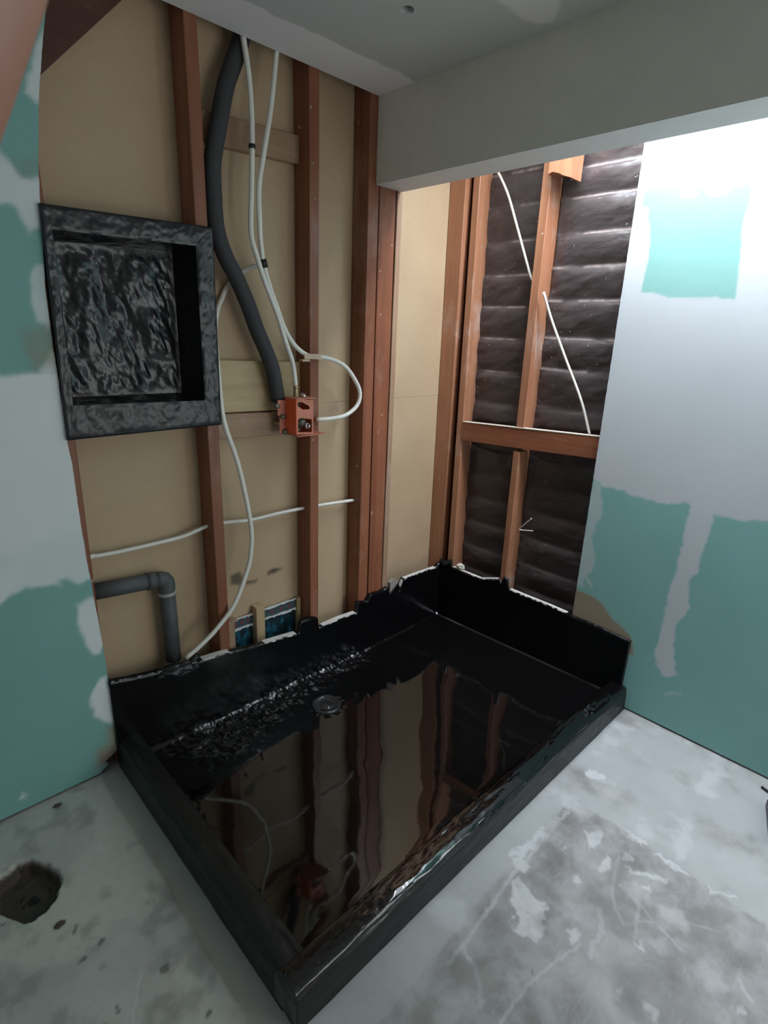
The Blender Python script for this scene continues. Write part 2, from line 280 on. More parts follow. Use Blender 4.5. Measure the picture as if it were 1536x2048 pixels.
# ------------------------------------------------------------------ materials
class N:
    def __init__(s, name):
        s.m = bpy.data.materials.new(name); s.m.use_nodes = True; s.t = s.m.node_tree; s.b = s.t.nodes['Principled BSDF']
    def node(s, typ, **kw):
        n = s.t.nodes.new(typ)
        for k, v in kw.items(): setattr(n, k, v)
        return n
    def L(s, a, b): s.t.links.new(a, b)
    def coord(s, scale=(1, 1, 1)):
        c = s.node('ShaderNodeTexCoord'); mp = s.node('ShaderNodeMapping'); mp.inputs['Scale'].default_value = scale; s.L(c.outputs['Object'], mp.inputs[0]); return mp.outputs[0]
    def noise(s, vec, sc, detail=4, rough=.55, dist=0):
        n = s.node('ShaderNodeTexNoise'); n.inputs['Scale'].default_value = sc; n.inputs['Detail'].default_value = detail; n.inputs['Roughness'].default_value = rough; n.inputs['Distortion'].default_value = dist
        s.L(vec, n.inputs['Vector']); return n.outputs[0]
    def ramp(s, fac, stops):
        r = s.node('ShaderNodeValToRGB'); e = r.color_ramp.elements
        while len(e) < len(stops): e.new(.5)
        for el, (p, c) in zip(e, stops): el.position = p; el.color = tuple(c)+(1,)
        s.L(fac, r.inputs[0]); return r.outputs[0]
    def mix(s, fac, a, b, typ='MIX'):
        n = s.node('ShaderNodeMix', data_type='RGBA', blend_type=typ)
        for k, v in ((0, fac), (6, a), (7, b)):
            if isinstance(v, (int, float)): n.inputs[k].default_value = v
            elif isinstance(v, tuple): n.inputs[k].default_value = v+(1,)
            else: s.L(v, n.inputs[k])
        return n.outputs[2]
    def math(s, op, a, b=0.5):
        n = s.node('ShaderNodeMath', operation=op)
        for k, v in ((0, a), (1, b)):
            if isinstance(v, (int, float)): n.inputs[k].default_value = v
            else: s.L(v, n.inputs[k])
        return n.outputs[0]
    def attr(s, name): n = s.node('ShaderNodeAttribute', attribute_name=name); return n.outputs['Fac']
    def bump(s, h, strength=.3, dist=.01):
        n = s.node('ShaderNodeBump'); n.inputs['Distance'].default_value = dist
        if isinstance(strength, (int, float)): n.inputs['Strength'].default_value = strength
        else: s.L(strength, n.inputs['Strength'])
        s.L(h, n.inputs['Height']); s.L(n.outputs[0], s.b.inputs['Normal'])
    def set(s, color=None, rough=None, metal=None, spec=None):
        for k, v in (('Base Color', color), ('Roughness', rough), ('Metallic', metal), ('Specular IOR Level', spec)):
            if v is None: continue
            if isinstance(v, (int, float)): s.b.inputs[k].default_value = v
            elif isinstance(v, tuple): s.b.inputs[k].default_value = v+(1,)
            else: s.L(v, s.b.inputs[k])
        return s
def plain(name, col, rough=.6, metal=0, var=.12, sc=25, spec=.5):
    n = N(name); c = n.coord(); f = n.noise(c, sc, 5)
    n.set(n.mix(f, tuple(x*(1-var) for x in col), tuple(min(1, x*(1+var)) for x in col)), rough, metal, spec); n.bump(f, .12, .002); return n.m
def wood(name, axis, dark, light, rough=.45, scuff=.22):
    n = N(name); sc = {'x': (1.2, 26, 26), 'y': (26, 1.2, 26), 'z': (26, 26, 1.2)}[axis]; c = n.coord(sc)
    oi = n.node('ShaderNodeObjectInfo'); ad = n.node('ShaderNodeVectorMath', operation='ADD'); n.L(c, ad.inputs[0]); n.L(oi.outputs['Location'], ad.inputs[1])
    g = n.noise(ad.outputs[0], 1.0, 6, .6, .6); c2 = n.coord((1, 1, 1)); bl = n.noise(c2, 5, 3); kn = n.noise(c2, 34, 2)
    col = n.ramp(g, [(.25, dark), (.5, tuple((a+b)/2 for a, b in zip(dark, light))), (.78, light)])
    col = n.mix(n.math('MULTIPLY', bl, .55), col, tuple(x*.55 for x in dark), 'MIX')
    col = n.mix(n.math('MULTIPLY', n.math('GREATER_THAN', kn, .735), .55), col, (.62, .56, .50))
    s1 = n.noise(n.coord(tuple(.35*q if q > 2 else q*3 for q in sc)), 1.0, 5, .7); s2 = n.noise(c2, 2.3, 3); sm_ = n.node('ShaderNodeMapRange'); sm_.inputs[1].default_value = .60; sm_.inputs[2].default_value = .74; n.L(n.math('MULTIPLY', n.math('ADD', s1, s2), .56), sm_.inputs[0])
    col = n.mix(n.math('MULTIPLY', sm_.outputs[0], scuff), col, (.70, .58, .52))
    n.set(col, rough); n.bump(g, .18, .003); return n.m
RIMU_D, RIMU_L = (.19, .058, .027), (.42, .160, .082)
M = {}
for a in 'xyz':
    M['rimu_'+a] = wood('rimu_'+a, a, RIMU_D, RIMU_L)
    M['pine_'+a] = wood('pine_'+a, a, (.47, .335, .16), (.68, .53, .30))
    M['oldwood_'+a] = wood('oldwood_'+a, a, (.085, .030, .020), (.15, .06, .04)); M['pinkpine_'+a] = wood('pinkpine_'+a, a, (.34, .20, .12), (.50, .33, .22))  # dark brace timber: the shade over it is put in the colour
M['rimu_gold'] = wood('rimu_gold', 'z', (.36, .145, .075), (.56, .28, .16), .4, .5)
n = N('lining_sheet'); c = n.coord(); f = n.noise(c, 3.2, 4); g = n.noise(c, 60, 3); dk = n.attr('dark')
col = n.mix(f, (.45, .32, .195), (.61, .46, .30)); col = n.mix(n.math('MULTIPLY', g, .25), col, (.36, .25, .145)); col = n.mix(dk, col, (.03, .024, .02))
n.set(col, .62); n.bump(g, .08, .002); M['lining'] = n.m
def gib(name, p0, p1):
    n = N(name); c = n.coord(); f = n.noise(c, 4, 4); g = n.noise(c, 45, 4); s2 = n.noise(c, 1.7, 3)
    green = n.mix(f, (.19, .41, .38), (.245, .475, .445)); pl = n.mix(s2, p0, p1)
    col = n.mix(n.attr('plaster'), green, pl); col = n.mix(n.attr('brown'), col, (.30, .235, .16)); n.set(col, .78); n.bump(g, .05, .002); return n.m
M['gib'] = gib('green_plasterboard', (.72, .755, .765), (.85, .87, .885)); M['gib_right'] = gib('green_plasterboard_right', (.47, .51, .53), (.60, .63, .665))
M['gib_edge'] = plain('plasterboard_edge', (.36, .37, .36), .9)
n = N('ceiling_board'); c = n.coord(); f = n.noise(c, 5, 4); g = n.noise(c, 90, 3)
col = n.mix(f, (.54, .565, .555), (.62, .645, .635)); col = n.mix(n.attr('plaster'), col, (.86, .86, .87)); col = n.mix(n.attr('hole'), col, (.012, .011, .01)); n.set(col, .85); n.bump(g, .1, .002); M['ceil'] = n.m
M['bulkhead'] = plain('bulkhead_board', (.80, .765, .68), .85, 0, .08, 14)
M['bulkhead_under'] = plain('bulkhead_underside', (.80, .80, .80), .85, 0, .05)
M['white_paint'] = plain('white_paint', (.74, .75, .75), .7, 0, .05)
n = N('concrete'); c = n.coord(); f = n.noise(c, 6, 6, .62, .4); g = n.noise(c, 34, 6, .65); h = n.noise(c, 2.1, 4); sc = n.noise(n.coord((3, 22, 1)), 2.2, 5, .7, 1.2)
base = n.ramp(f, [(.30, (.24, .225, .225)), (.50, (.37, .36, .358)), (.70, (.49, .485, .475))])
base = n.mix(n.math('MULTIPLY', n.math('GREATER_THAN', sc, .60), .22), base, (.52, .52, .51))
base = n.mix(n.attr('skim'), base, n.mix(g, n.mix(f, (.42, .40, .36), (.54, .52, .475)), (.63, .61, .56)))
base = n.mix(n.attr('smooth'), base, n.mix(f, (.38, .385, .385), (.50, .505, .51)))
base = n.mix(n.attr('white'), base, (.66, .66, .675))
base = n.mix(n.attr('dark'), base, n.mix(g, (.105, .105, .09), (.15, .15, .125)))
base = n.mix(n.math('MULTIPLY', n.math('GREATER_THAN', g, .68), .4), base, (.20, .19, .18)); base = n.mix(n.attr('dirt'), base, n.mix(g, (.018, .013, .010), (.085, .060, .044)))
n.set(base, n.mix(h, (.5, .5, .5), (.75, .75, .75))); n.bump(g, .25, .004); M['floor'] = n.m
M['dirt'] = plain('wet_dirt', (.075, .052, .038), .75, 0, .5, 30)
M['black_hole'] = plain('dark_hole', (.012, .011, .010), .9)
# black liquid membrane: glossy, gently rippled; attribute 'rough' marks the puckered bandage strips
n = N('membrane'); c = n.coord(); f = n.noise(c, 9, 3, .5, .3); g = n.noise(c, 55, 1, .4, 0); a = n.attr('rough')
hh = n.math('ADD', n.math('MULTIPLY', f, .10), n.math('MULTIPLY', n.math('MULTIPLY', g, a), .8))
n.set((.0045, .0043, .0045), n.math('ADD', n.math('MULTIPLY', a, .24), .045), None, .9); n.bump(hh, .35, .012); M['membrane'] = n.m
n = N('membrane_side'); c = n.coord(); f = n.noise(c, 26, 4); n.set(n.mix(f, (.007, .0075, .007), (.018, .0195, .018)), n.math('ADD', n.math('MULTIPLY', f, .25), .30), None, .4); n.bump(f, .25, .006); M['membrane_side'] = n.m
n = N('membrane_niche'); c = n.coord((1, 1, .6)); f = n.noise(c, 22, 4, .55, .15); g = n.noise(n.coord(), 70, 2)
hh = n.math('ADD', f, n.math('MULTIPLY', g, .25)); n.set((.011, .011, .013), .25); n.bump(hh, .16, .02); M['membrane_niche'] = n.m
n = N('membrane_flange'); c = n.coord(); f = n.noise(c, 30, 4, .5, .1); n.set((.013, .014, .017), .33); n.bump(f, .16, .012); M['membrane_flange'] = n.m
n = N('membrane_wall'); c = n.coord(); f = n.noise(c, 14, 3); n.set((.004, .0038, .0046), n.math('ADD', n.math('MULTIPLY', f, .15), .12), None, .4); n.bump(f, .10, .006); M['membrane_wall'] = n.m
n = N('membrane_drain'); c = n.coord(); f = n.noise(c, 60, 3); n.set((.030, .031, .033), .22); n.bump(f, .6, .004); M['membrane_drain'] = n.m
M['sheet_edge'] = plain('fibre_cement_edge', (.62, .60, .56), .85, 0, .25, 40)
n = N('building_paper'); c = n.coord((1, 3, 9)); f = n.noise(c, 3.5, 5, .6, .5); g = n.noise(n.coord(), 70, 2); v = n.math('GREATER_THAN', g, .745)
ed = n.math('MULTIPLY', n.attr('edge'), n.noise(n.coord((1, 4, 1)), 9, 3)); n.set(n.mix(v, n.mix(ed, n.mix(f, (.040, .031, .031), (.10, .082, .084)), (.55, .45, .42)), (.6, .6, .6)), n.math('ADD', n.math('MULTIPLY', f, .2), .24)); n.bump(f, .22, .012); M['paper'] = n.m  # pale crease colour paints the shine along the paper folds
M['white_pipe'] = plain('white_pipe', (.84, .83, .76), .35, 0, .08)
M['cable'] = plain('white_cable', (.80, .78, .72), .4, 0, .06)
M['lagging'] = plain('pipe_lagging', (.050, .052, .056), .8, 0, .3, 40)
M['waste'] = plain('waste_pipe', (.085, .095, .095), .6, 0, .45, 18)
M['band'] = plain('pipe_band', (.018, .018, .02), .5)
M['orange'] = plain('orange_paint', (.90, .145, .045), .42, 0, .1)
M['orange_pale'] = plain('pale_orange', (.68, .25, .17), .55, 0, .2, 30)  # paler orange; the wash of light on the cover front is put into it
M['brass'] = plain('brass', (.50, .40, .25), .32, .9)
M['chrome'] = plain('chrome', (.62, .62, .60), .22, 1.0)
M['dull_metal'] = plain('dull_metal', (.20, .19, .16), .5, .6)
M['sandy'] = plain('sandy_clip', (.60, .45, .33), .6)
n = N('blue_wrap'); c = n.coord(); f = n.noise(c, 22, 4, .6, .8); n.set(n.ramp(f, [(.35, (.010, .016, .022)), (.52, (.015, .04, .055)), (.62, (.02, .14, .22)), (.70, (.03, .03, .035))]), .35); n.bump(f, .4, .01); M['blue'] = n.m
M['blue_top'] = plain('blue_grey_strip', (.055, .085, .10), .5, 0, .3, 40)
M['torn_paper'] = plain('torn_white_paper', (.66, .66, .66), .9)
M['red_dot'] = plain('red_print', (.30, .035, .045), .6)
M['purple'] = plain('dark_purple_plastic', (.030, .018, .045), .4)
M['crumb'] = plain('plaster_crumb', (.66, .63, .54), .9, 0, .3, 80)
n = N('skin'); c = n.coord(); f = n.noise(c, 90, 4); n.set(n.mix(f, (.27, .125, .085), (.34, .165, .12)), .5)
n.b.inputs['Subsurface Weight'].default_value = .15; n.b.inputs['Subsurface Radius'].default_value = (.008, .003, .002); n.b.inputs['Subsurface Scale'].default_value = .5; n.bump(f, .1, .0004); M['skin'] = n.m
M['nail'] = plain('finger_nail', (.70, .46, .40), .3)

ZC = 2.298; SF = .014            # ceiling height, stud front behind the board face
PY = .104                        # lining behind the studs

# ------------------------------------------------------------------ floor
NX, NY = 640, 560
gx = np.linspace(-2.55, 0.0, NX); gy = np.linspace(-2.2, 0.0, NY); X, Y = np.meshgrid(gx, gy)
wob = lambda s, a: ((fbm(X*s, Y*s, 4)-.5)*a, (fbm(X*s+50, Y*s+9, 4)-.5)*a)
w1 = wob(16, .05); w2 = wob(60, .026)
def msk(poly, soft=.006, w=w2): return sst(-soft, soft, sdist(poly, X+w[0], Y+w[1]))
white = np.zeros_like(X)
for p in D['floor_white']: white = np.maximum(white, msk(p, .005, (w2[0]*1.4, w2[1]*1.4))*(.55+.45*fbm(X*40, Y*40, 3)))
for ln, wd in D['floor_lines']: white = np.maximum(white, (1-sst(wd*.25, wd*.8, ldist(ln, X+w2[0]*.4, Y+w2[1]*.4)))*.38*(.5+fbm(X*25, Y*25, 3)))
white = np.maximum(white, sst(.60, .75, fbm(X*9+3, Y*9, 5))*.4*(X > -1.3))
smooth = msk(D['floor_smooth'][0], .007, (w2[0]*.6, w2[1]*.6))*sst(.15, .55, fbm(X*8, Y*8, 4))*.95
skim = np.maximum(msk(D['floor_skim'][0], .03, w1), (.55+.3*fbm(X*9, Y*9, 3))*(1-sst(-1.75, -1.6, X)))
dark = np.zeros_like(X)
for (c, r) in D['floor_spots']: dark = np.maximum(dark, .8*(1-sst(r*.5, r, np.hypot(X-c[0]+w2[0], Y-c[1]+w2[1]))))
dark = np.maximum(dark, sst(.50, .75, fbm(X*18+77, Y*18+5, 6))*.38*(X < -1.75))
dark = np.maximum(dark, sst(.48, .75, fbm(X*13+30, Y*13+5, 6))*.40*(X > -1.6)*(1-smooth))
pitd = sdist(D['pit'], X+w2[0]*.4, Y+w2[1]*.4)                 # the broken-out pit round the old drain
holed = np.hypot((X-D['pit_hole'][0]), (Y-D['pit_hole'][1]))
Zf = np.where(pitd > 0, -.035*sst(0, .02, pitd)-.012*fbm(X*40, Y*40, 4), 0)
Zf -= .004*fbm(X*20, Y*20, 3)*0
fl = empty('floor'); tag(fl, 'bare concrete floor marked with plaster splashes and old tile lines', kind='structure')
slab = mesh('concrete_slab', np.stack([X, Y, Zf], -1).reshape(-1, 3), grid_faces(NY, NX), M['floor'], fl, True,
     dict(white=white.ravel(), smooth=smooth.ravel(), skim=skim.ravel(), dark=dark.ravel(), dirt=sst(-.001, .006, pitd).ravel()))
MB().lathe((D['pit_hole'][0], D['pit_hole'][1], -.047), (0, 0, 1), [(.028, .0), (.026, .004), (.022, .006), (.003, .0055)], 24, .3).build('old_drain_stub', M['black_hole'], fl, True)
mb = MB(); mb.box(-3.5, -2.55, -3.5, 0, -.05, 0); mb.box(-2.55, 0.0, -3.5, -2.2, -.05, 0); mb.box(-2.55, .15, 0.0, .15, -.05, 0); mb.box(0.0, .15, -3.5, 0.0, -.05, 0)
mb.build('outer_slab', M['floor'], fl)

# ------------------------------------------------------------------ left wall: studs, lining, plasterboard
wl = empty('wall_left', (0, 0, 0)); tag(wl, 'open stud wall with tan lining and green plasterboard on its left', kind='structure')
def timber(name, axis, a0, a1, b0, b1, l0, l1, mat, parent, lean=(0, 0), c=.0022, seed=0, wob=.0012):
    """sawn timber running along axis from l0 to l1; a/b are the two cross ranges (x,y,z order without axis); lean shifts a,b at the far end"""
    nseg = max(2, int(abs(l1-l0)/.15)); v = []; f = []
    ring = [(a0+c, b0), (a1-c, b0), (a1, b0+c), (a1, b1-c), (a1-c, b1), (a0+c, b1), (a0, b1-c), (a0, b0+c)]
    for i in range(nseg+1):
        t = i/nseg; l = l0+(l1-l0)*t
        for k, (p, q) in enumerate(ring):
            da = lean[0]*t+wob*mnoise.noise(Vector((l*3+seed*7.1, k//2*.9, seed))); db = lean[1]*t
            P = (p+da, q+db)
            v.append({'x': (l, P[0], P[1]), 'y': (P[0], l, P[1]), 'z': (P[0], P[1], l)}[axis])
    for i in range(nseg):
        for k in range(8): f.append((i*8+k, i*8+(k+1) % 8, i*8+8+(k+1) % 8, i*8+8+k))
    f.append(tuple(range(8))[::-1]); f.append(tuple(nseg*8+k for k in range(8)))
    o = mesh(name, v, f, mat, parent); return o
# lining sheets behind the studs (seam at z = 1.196)
def lining(z0, z1, dark_polys):
    xs = np.linspace(-2.0, .04, 260); zs = np.linspace(z0, z1, int((z1-z0)/.008)); XX, ZZ = np.meshgrid(xs, zs); dk = np.zeros_like(XX)
    for p, s in dark_polys: dk = np.maximum(dk, s*sst(-.006, .006, sdist(p, XX, ZZ)))
    YY = PY+.0015*fbm(XX*4, ZZ*4, 3)
    n0 = XX.size; v = np.stack([XX, YY, ZZ], -1).reshape(-1, 3).tolist(); f = grid_faces(len(zs), len(xs))
    v += [(-2.0, PY+.008, z0), (.04, PY+.008, z0), (.04, PY+.008, z1), (-2.0, PY+.008, z1)]
    a, b, c_, d = 0, len(xs)-1, n0-1, n0-len(xs)
    f += [(n0, n0+1, n0+2, n0+3), (d, c_, n0+2, n0+3)]
    mesh('lining_sheet', v, f, M['lining'], wl, False, dict(dark=np.concatenate([dk.ravel(), np.zeros(4)])))
sm = [(D['smudge'][0], .75), (D['smudge'][1], .9), (D['smudge'][2], .85)]
lining(.02, 1.1955, sm); lining(1.1962, 2.40, [])
# studs: (left x, right x, bottom, top, lean)
timber('stud', 'z', -1.735, -1.689, SF, PY-.001, .05, 2.36, M['rimu_z'], wl, (0, 0), seed=1)
timber('stud', 'z', -1.279, -1.238, SF, PY-.001, .05, 2.36, M['rimu_z'], wl, (-.004, 0), seed=2)
timber('stud', 'z', -.851, -.808, SF, PY-.001, .05, 2.36, M['rimu_z'], wl, (-.004, 0), seed=3)
timber('stud', 'z', -.571, -.516, SF, PY-.001, .05, 2.36, M['rimu_z'], wl, (-.010, 0), seed=4)
timber('stud', 'z', -.508, -.421, SF+.001, PY-.001, .05, 2.36, M['rimu_z'], wl, (-.012, 0), seed=5)
timber('stud', 'z', -.413, -.384, SF+.003, PY-.001, .05, 2.36, M['pinkpine_z'], wl, (-.009, 0), seed=6)
timber('stud', 'z', .030, .073, SF, PY-.001, .05, 2.40, M['rimu_gold'], wl, (-.040, 0), seed=7)
timber('top_plate', 'x', SF, PY-.002, 2.362, 2.408, -2.0, .1, M['rimu_x'], wl)
timber('bottom_plate', 'x', SF+.002, PY-.002, .005, .049, -1.69, .03, M['rimu_x'], wl)
# let-in diagonal brace in the first bay, and the noggins
mb = MB(); mb.slab([(-1.688, 2.012), (-1.688, 2.20), (-1.54, 2.355), (-1.36, 2.355)], 'y', .072, PY-.002); mb.build('brace', M['oldwood_x'], wl)  # its dark timber tone paints the shade it lies in
timber('noggin', 'x', .075, PY-.001, 2.012, 2.098, -1.234, -.853, M['pinkpine_x'], wl, (0, .016), seed=8)
timber('noggin', 'x', .066, PY-.001, 1.097, 1.185, -1.234, -.852, M['pinkpine_x'], wl, (0, -.010), seed=9)
timber('backing_board', 'x', .078, PY-.001, 1.1875, 1.369, -1.234, -.853, M['pine_x'], wl, (0, -.008), seed=10)
MB().box(-1.237, -1.206, .030, .075, .262, .378, .003).box(-1.237, -1.190, .034, .074, .376, .384, .002).build('packer', M['pinkpine_z'], wl)
timber('cleat', 'z', -1.090, -1.050, .062, PY-.006, .17, .388, M['pine_z'], wl, (0, 0), seed=11)
timber('cleat', 'z', -.874, -.853, .080, PY-.002, .17, .358, M['pine_z'], wl, (0, 0), seed=12)
# dark openings cut in the lining with torn white paper edges
for poly, zt in ((D['blueL'], .350), (D['blueR'], .350)):
    xs_ = [p[0] for p in poly]; x0, x1 = min(xs_), max(xs_)
    MB().slab(poly, 'y', PY-.0075, PY-.0015).build('foil_opening', M['blue'], wl)
    MB().slab([(x0+.004, .300), (x1-.002, .308), (x1-.002, zt-.003), (x0+.004, zt-.006)], 'y', PY-.010, PY-.0072).build('paper_strip', M['blue_top'], wl)
    mb = MB()
    for zz, am in ((zt, .006), (.304, .008)):
        xs2 = np.linspace(x0, x1, 16); up = [(x, zz+am*(rnd.random()-.2)*.6+.004) for x in xs2]; lo = [(x, zz-am*abs(rnd.random())) for x in xs2[::-1]]
        mb.slab(up+lo, 'y', PY-.014, PY-.0102)
    mb.build('torn_edge', M['torn_paper'], wl)
    mb = MB()
    for q in range(3): mb.lathe((x0+(x1-x0)*(.22+.25*q), PY-.0102, .328), (0, -1, 0), [(.0065, 0), (.006, .0006), (.001, .0008)], 10)
    mb.build('red_dots', M['red_dot'], wl)
# green plasterboard, right-hand edge cut by hand
edge = sorted([(z, x) for x, z in D['left_edge']][:16])+[]
ez = [.07, .235, .471, .633, .788, .948, 1.078, 1.143, 1.216, 1.323, 1.40, 1.556, 1.735, 1.845, 2.003, 2.141, 2.298]
ex = [-1.690, -1.688, -1.691, -1.698, -1.705, -1.709, -1.709, -1.714, -1.715, -1.715, -1.717, -1.716, -1.703, -1.694, -1.671, -1.642, -1.61]
tz, tx = [.008, .030, .045, .058, .07], [-1.752, -1.722, -1.735, -1.706, -1.690]
ez = tz[:-1]+ez; ex = tx[:-1]+ex
NU, NV = 170, 300
zs = np.linspace(.008, ZC-.001, NV); xr = np.interp(zs, ez, ex)+.002*(fbm(zs*60, zs*0+3, 3)-.5)
uu = np.linspace(0, 1, NU); XX = -2.75+(xr[:, None]+2.75)*uu[None, :]; ZZ = np.repeat(zs[:, None], NU, 1)
wx, wz = (fbm(XX*22, ZZ*22, 4)-.5)*.03, (fbm(XX*22+40, ZZ*22, 4)-.5)*.03
pl = np.zeros_like(XX)
for i, p in enumerate(D['left_plaster']): pl = np.maximum(pl, sst(-.008, .008, sdist(p, XX+wx, ZZ+wz))*(1, .85, .7, .75, .97, .95, 1)[i])
pl *= .86+.14*sst(.3, .6, fbm(XX*5, ZZ*5, 3)); pl = np.maximum(pl, sst(-.002, .002, sdist(D['left_tick'], XX+wx, ZZ+wz)))
br = np.zeros_like(XX)
for p, s in zip(D['left_brown'], (.9, .45, .35)): br = np.maximum(br, s*sst(-.02, .02, sdist(p, XX+wx, ZZ+wz))*fbm(XX*12, ZZ*12, 3)*1.6)
def board(name, XX, ZZ, axis, t, mat, parent, attrs):
    """board skin with its cut edges and back"""
    nr, nc = XX.shape; o = np.zeros_like(XX); n0 = XX.size
    st = (lambda a, b, c: np.stack([a, b, c], -1)); front = st(XX, o, ZZ) if axis == 'y' else st(o, XX, ZZ)
    i = np.arange(n0).reshape(nr, nc); ring = np.concatenate([i[0, :], i[1:, -1], i[-1, -2::-1], i[-2:0:-1, 0]])
    back = front.reshape(-1, 3)[ring].copy(); back[:, 1 if axis == 'y' else 0] += t; L = len(ring)
    f = grid_faces(nr, nc); nf = len(f); ring = ring.tolist()
    f += [(ring[k], ring[(k+1) % L], n0+(k+1) % L, n0+k) for k in range(L)]
    v = np.concatenate([front.reshape(-1, 3), back]).tolist()
    ob = mesh(name, v, f, mat, parent, False, {k: np.concatenate([a.ravel(), np.zeros(L)]) for k, a in attrs.items()})
    ob.data.materials.append(M['gib_edge'])
    mi = np.zeros(len(ob.data.polygons), np.int32); mi[nf:] = 1; ob.data.polygons.foreach_set('material_index', mi); return ob
board('plasterboard', XX, ZZ, 'y', .0125, M['gib'], wl, dict(plaster=np.clip(pl, 0, 1), brown=np.clip(br, 0, 1)))
mb = MB(); mb.slab([(-3.5, 0), (-2.75, 0), (-2.75, ZC), (-3.5, ZC)], 'y', 0, .0125); mb.build('plasterboard', M['gib'], wl)
MB().box(-3.5, .2, PY+.01, PY+.03, 0, 2.9).build('outer_lining', M['lining'], wl)

# ------------------------------------------------------------------ right wall: studs, rail, pleated building paper, plasterboard
wr = empty('wall_right'); tag(wr, 'exterior stud wall with black building paper and green plasterboard on its right', kind='structure')
timber('stud', 'z', SF+.001, SF+.092, -.077, -.040, .05, 2.40, M['rimu_gold'], wr, (0, .033), seed=21)
timber('stud', 'z', SF+.001, SF+.092, -.405, -.372, .05, .992, M['rimu_gold'], wr, (0, .008), seed=22)
timber('stud', 'z', SF+.001, SF+.092, -.404, -.364, 1.094, 2.60, M['rimu_gold'], wr, (0, .012), seed=23)
timber('stud', 'z', SF+.001, SF+.092, -.812, -.768, .05, 2.60, M['rimu_gold'], wr, seed=24)
timber('rail', 'y', SF-.002, SF+.050, .992, 1.084, -.0635, -.766, M['rimu_y'], wr, (0, .034), seed=25)
timber('rail_highlight', 'y', SF-.0035, SF+.022, 1.0825, 1.0865, -.066, -.764, M['crumb'], wr, (0, .034), c=.001, seed=26)  # pale strip added to stand for light caught on the rail top
timber('bottom_plate', 'y', SF+.002, SF+.088, .005, .049, .02, -1.0, M['rimu_y'], wr)
mb = MB(); mb.slab([(-.407, 2.30), (-.407, 2.088), (-.425, 2.094), (-.452, 2.086), (-.475, 2.074), (-.500, 2.066), (-.500, 2.30)], 'x', -.030, .060); mb.build('block', M['rimu_gold'], wr)
def paper(y0, y1, creases, seed):
    zs = np.linspace(.05, 2.45, 420); ys = np.linspace(y0, y1, 60); YY, ZZ = np.meshgrid(ys, zs)
    cr = np.array(sorted(creases)); k = np.clip(np.searchsorted(cr, zs)-1, 0, len(cr)-2); t = np.clip((zs-cr[k])/(cr[k+1]-cr[k]), 0, 1)
    sag = (t**1.1)*(1-t)**.42*1.75
    v_ = (YY-y0)/(y1-y0)
    wr_ = fbm(YY*9+seed, ZZ*26+v_*3, 4)-.5; dg = fbm(YY*14+ZZ*9+seed, ZZ*10-YY*8, 4)-.5
    XX = .100-.027*sag[:, None]*(.15+.85*np.sin(np.pi*np.clip(v_, 0, 1))**.6)-.009*wr_-.022*dg*np.abs(1-2*v_)**1.5
    XX -= .006*np.exp(-((t[:, None])/.05)**2)
    crease_shine = np.exp(-((t[:, None]-.03)/.03)**2)*np.ones_like(XX)*(zs[:, None] > 1.3)*sst(.35, .6, fbm(YY*12+seed*3, ZZ*3, 3))  # mask of the broken pale lines that paint shine on the creases
    return mesh('building_paper', np.stack([XX, YY, ZZ], -1).reshape(-1, 3), grid_faces(420, 60), M['paper'], wr, True, dict(edge=crease_shine.ravel()))
cl = [.05+.13*i for i in range(8)]+[1.04, 1.175, 1.322, 1.472, 1.61, 1.743, 1.88, 2.02, 2.15, 2.29, 2.45]
cr_ = [.05+.13*i for i in range(8)]+[1.06, 1.189, 1.355, 1.484, 1.634, 1.762, 1.885, 2.017, 2.12, 2.25, 2.45]
paper(-.371, -.035, cl, 3.0); paper(-.768, -.403, cr_, 11.0)
MB().box(.115, .135, -3.5, .2, 0, 2.9).build('weatherboard_backing', M['rimu_y'], wr)
# plasterboard on the right
NU, NV = 300, 380
zs = np.linspace(.008, 2.36, NV); ys = np.linspace(0, 1, NU)
ye = np.interp(zs, [0, .411, 1.127, 2.146, 2.4], [-.770, -.767, -.762, -.754, -.752])+.002*(fbm(zs*50, zs*0+8, 3)-.5)
YY = ye[:, None]+(-2.0-ye[:, None])*ys[None, :]; ZZ = np.repeat(zs[:, None], NU, 1)
wx, wz = (fbm(YY*26, ZZ*26, 4)-.5)*.03, (fbm(YY*26+40, ZZ*26, 4)-.5)*.03
pl = np.zeros_like(YY)
for i, p in enumerate(D['right_plaster']): pl = np.maximum(pl, sst(-.006, .006, sdist(p, YY+wx, ZZ+wz))*(1, .95, .62, .6)[i])
g_ = sst(-.004, .004, sdist(D['right_green'][0], YY+wx*.4, ZZ+wz*.4)); th = sst(-.02, .02, sdist(D['right_thin'][0], YY+wx, ZZ+wz))
pl = pl*(1-.42*th); pl = pl*(1-g_*.97)
br = sst(-.005, .005, sdist(D['right_brown'][0], YY+wx*.5, ZZ+wz*.5))*.95
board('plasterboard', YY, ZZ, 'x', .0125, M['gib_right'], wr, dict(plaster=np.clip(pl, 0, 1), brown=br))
MB().slab([(-3.5, .008), (-2.0, .008), (-2.0, 2.36), (-3.5, 2.36)], 'x', 0, .0125).build('plasterboard', M['gib_right'], wr)

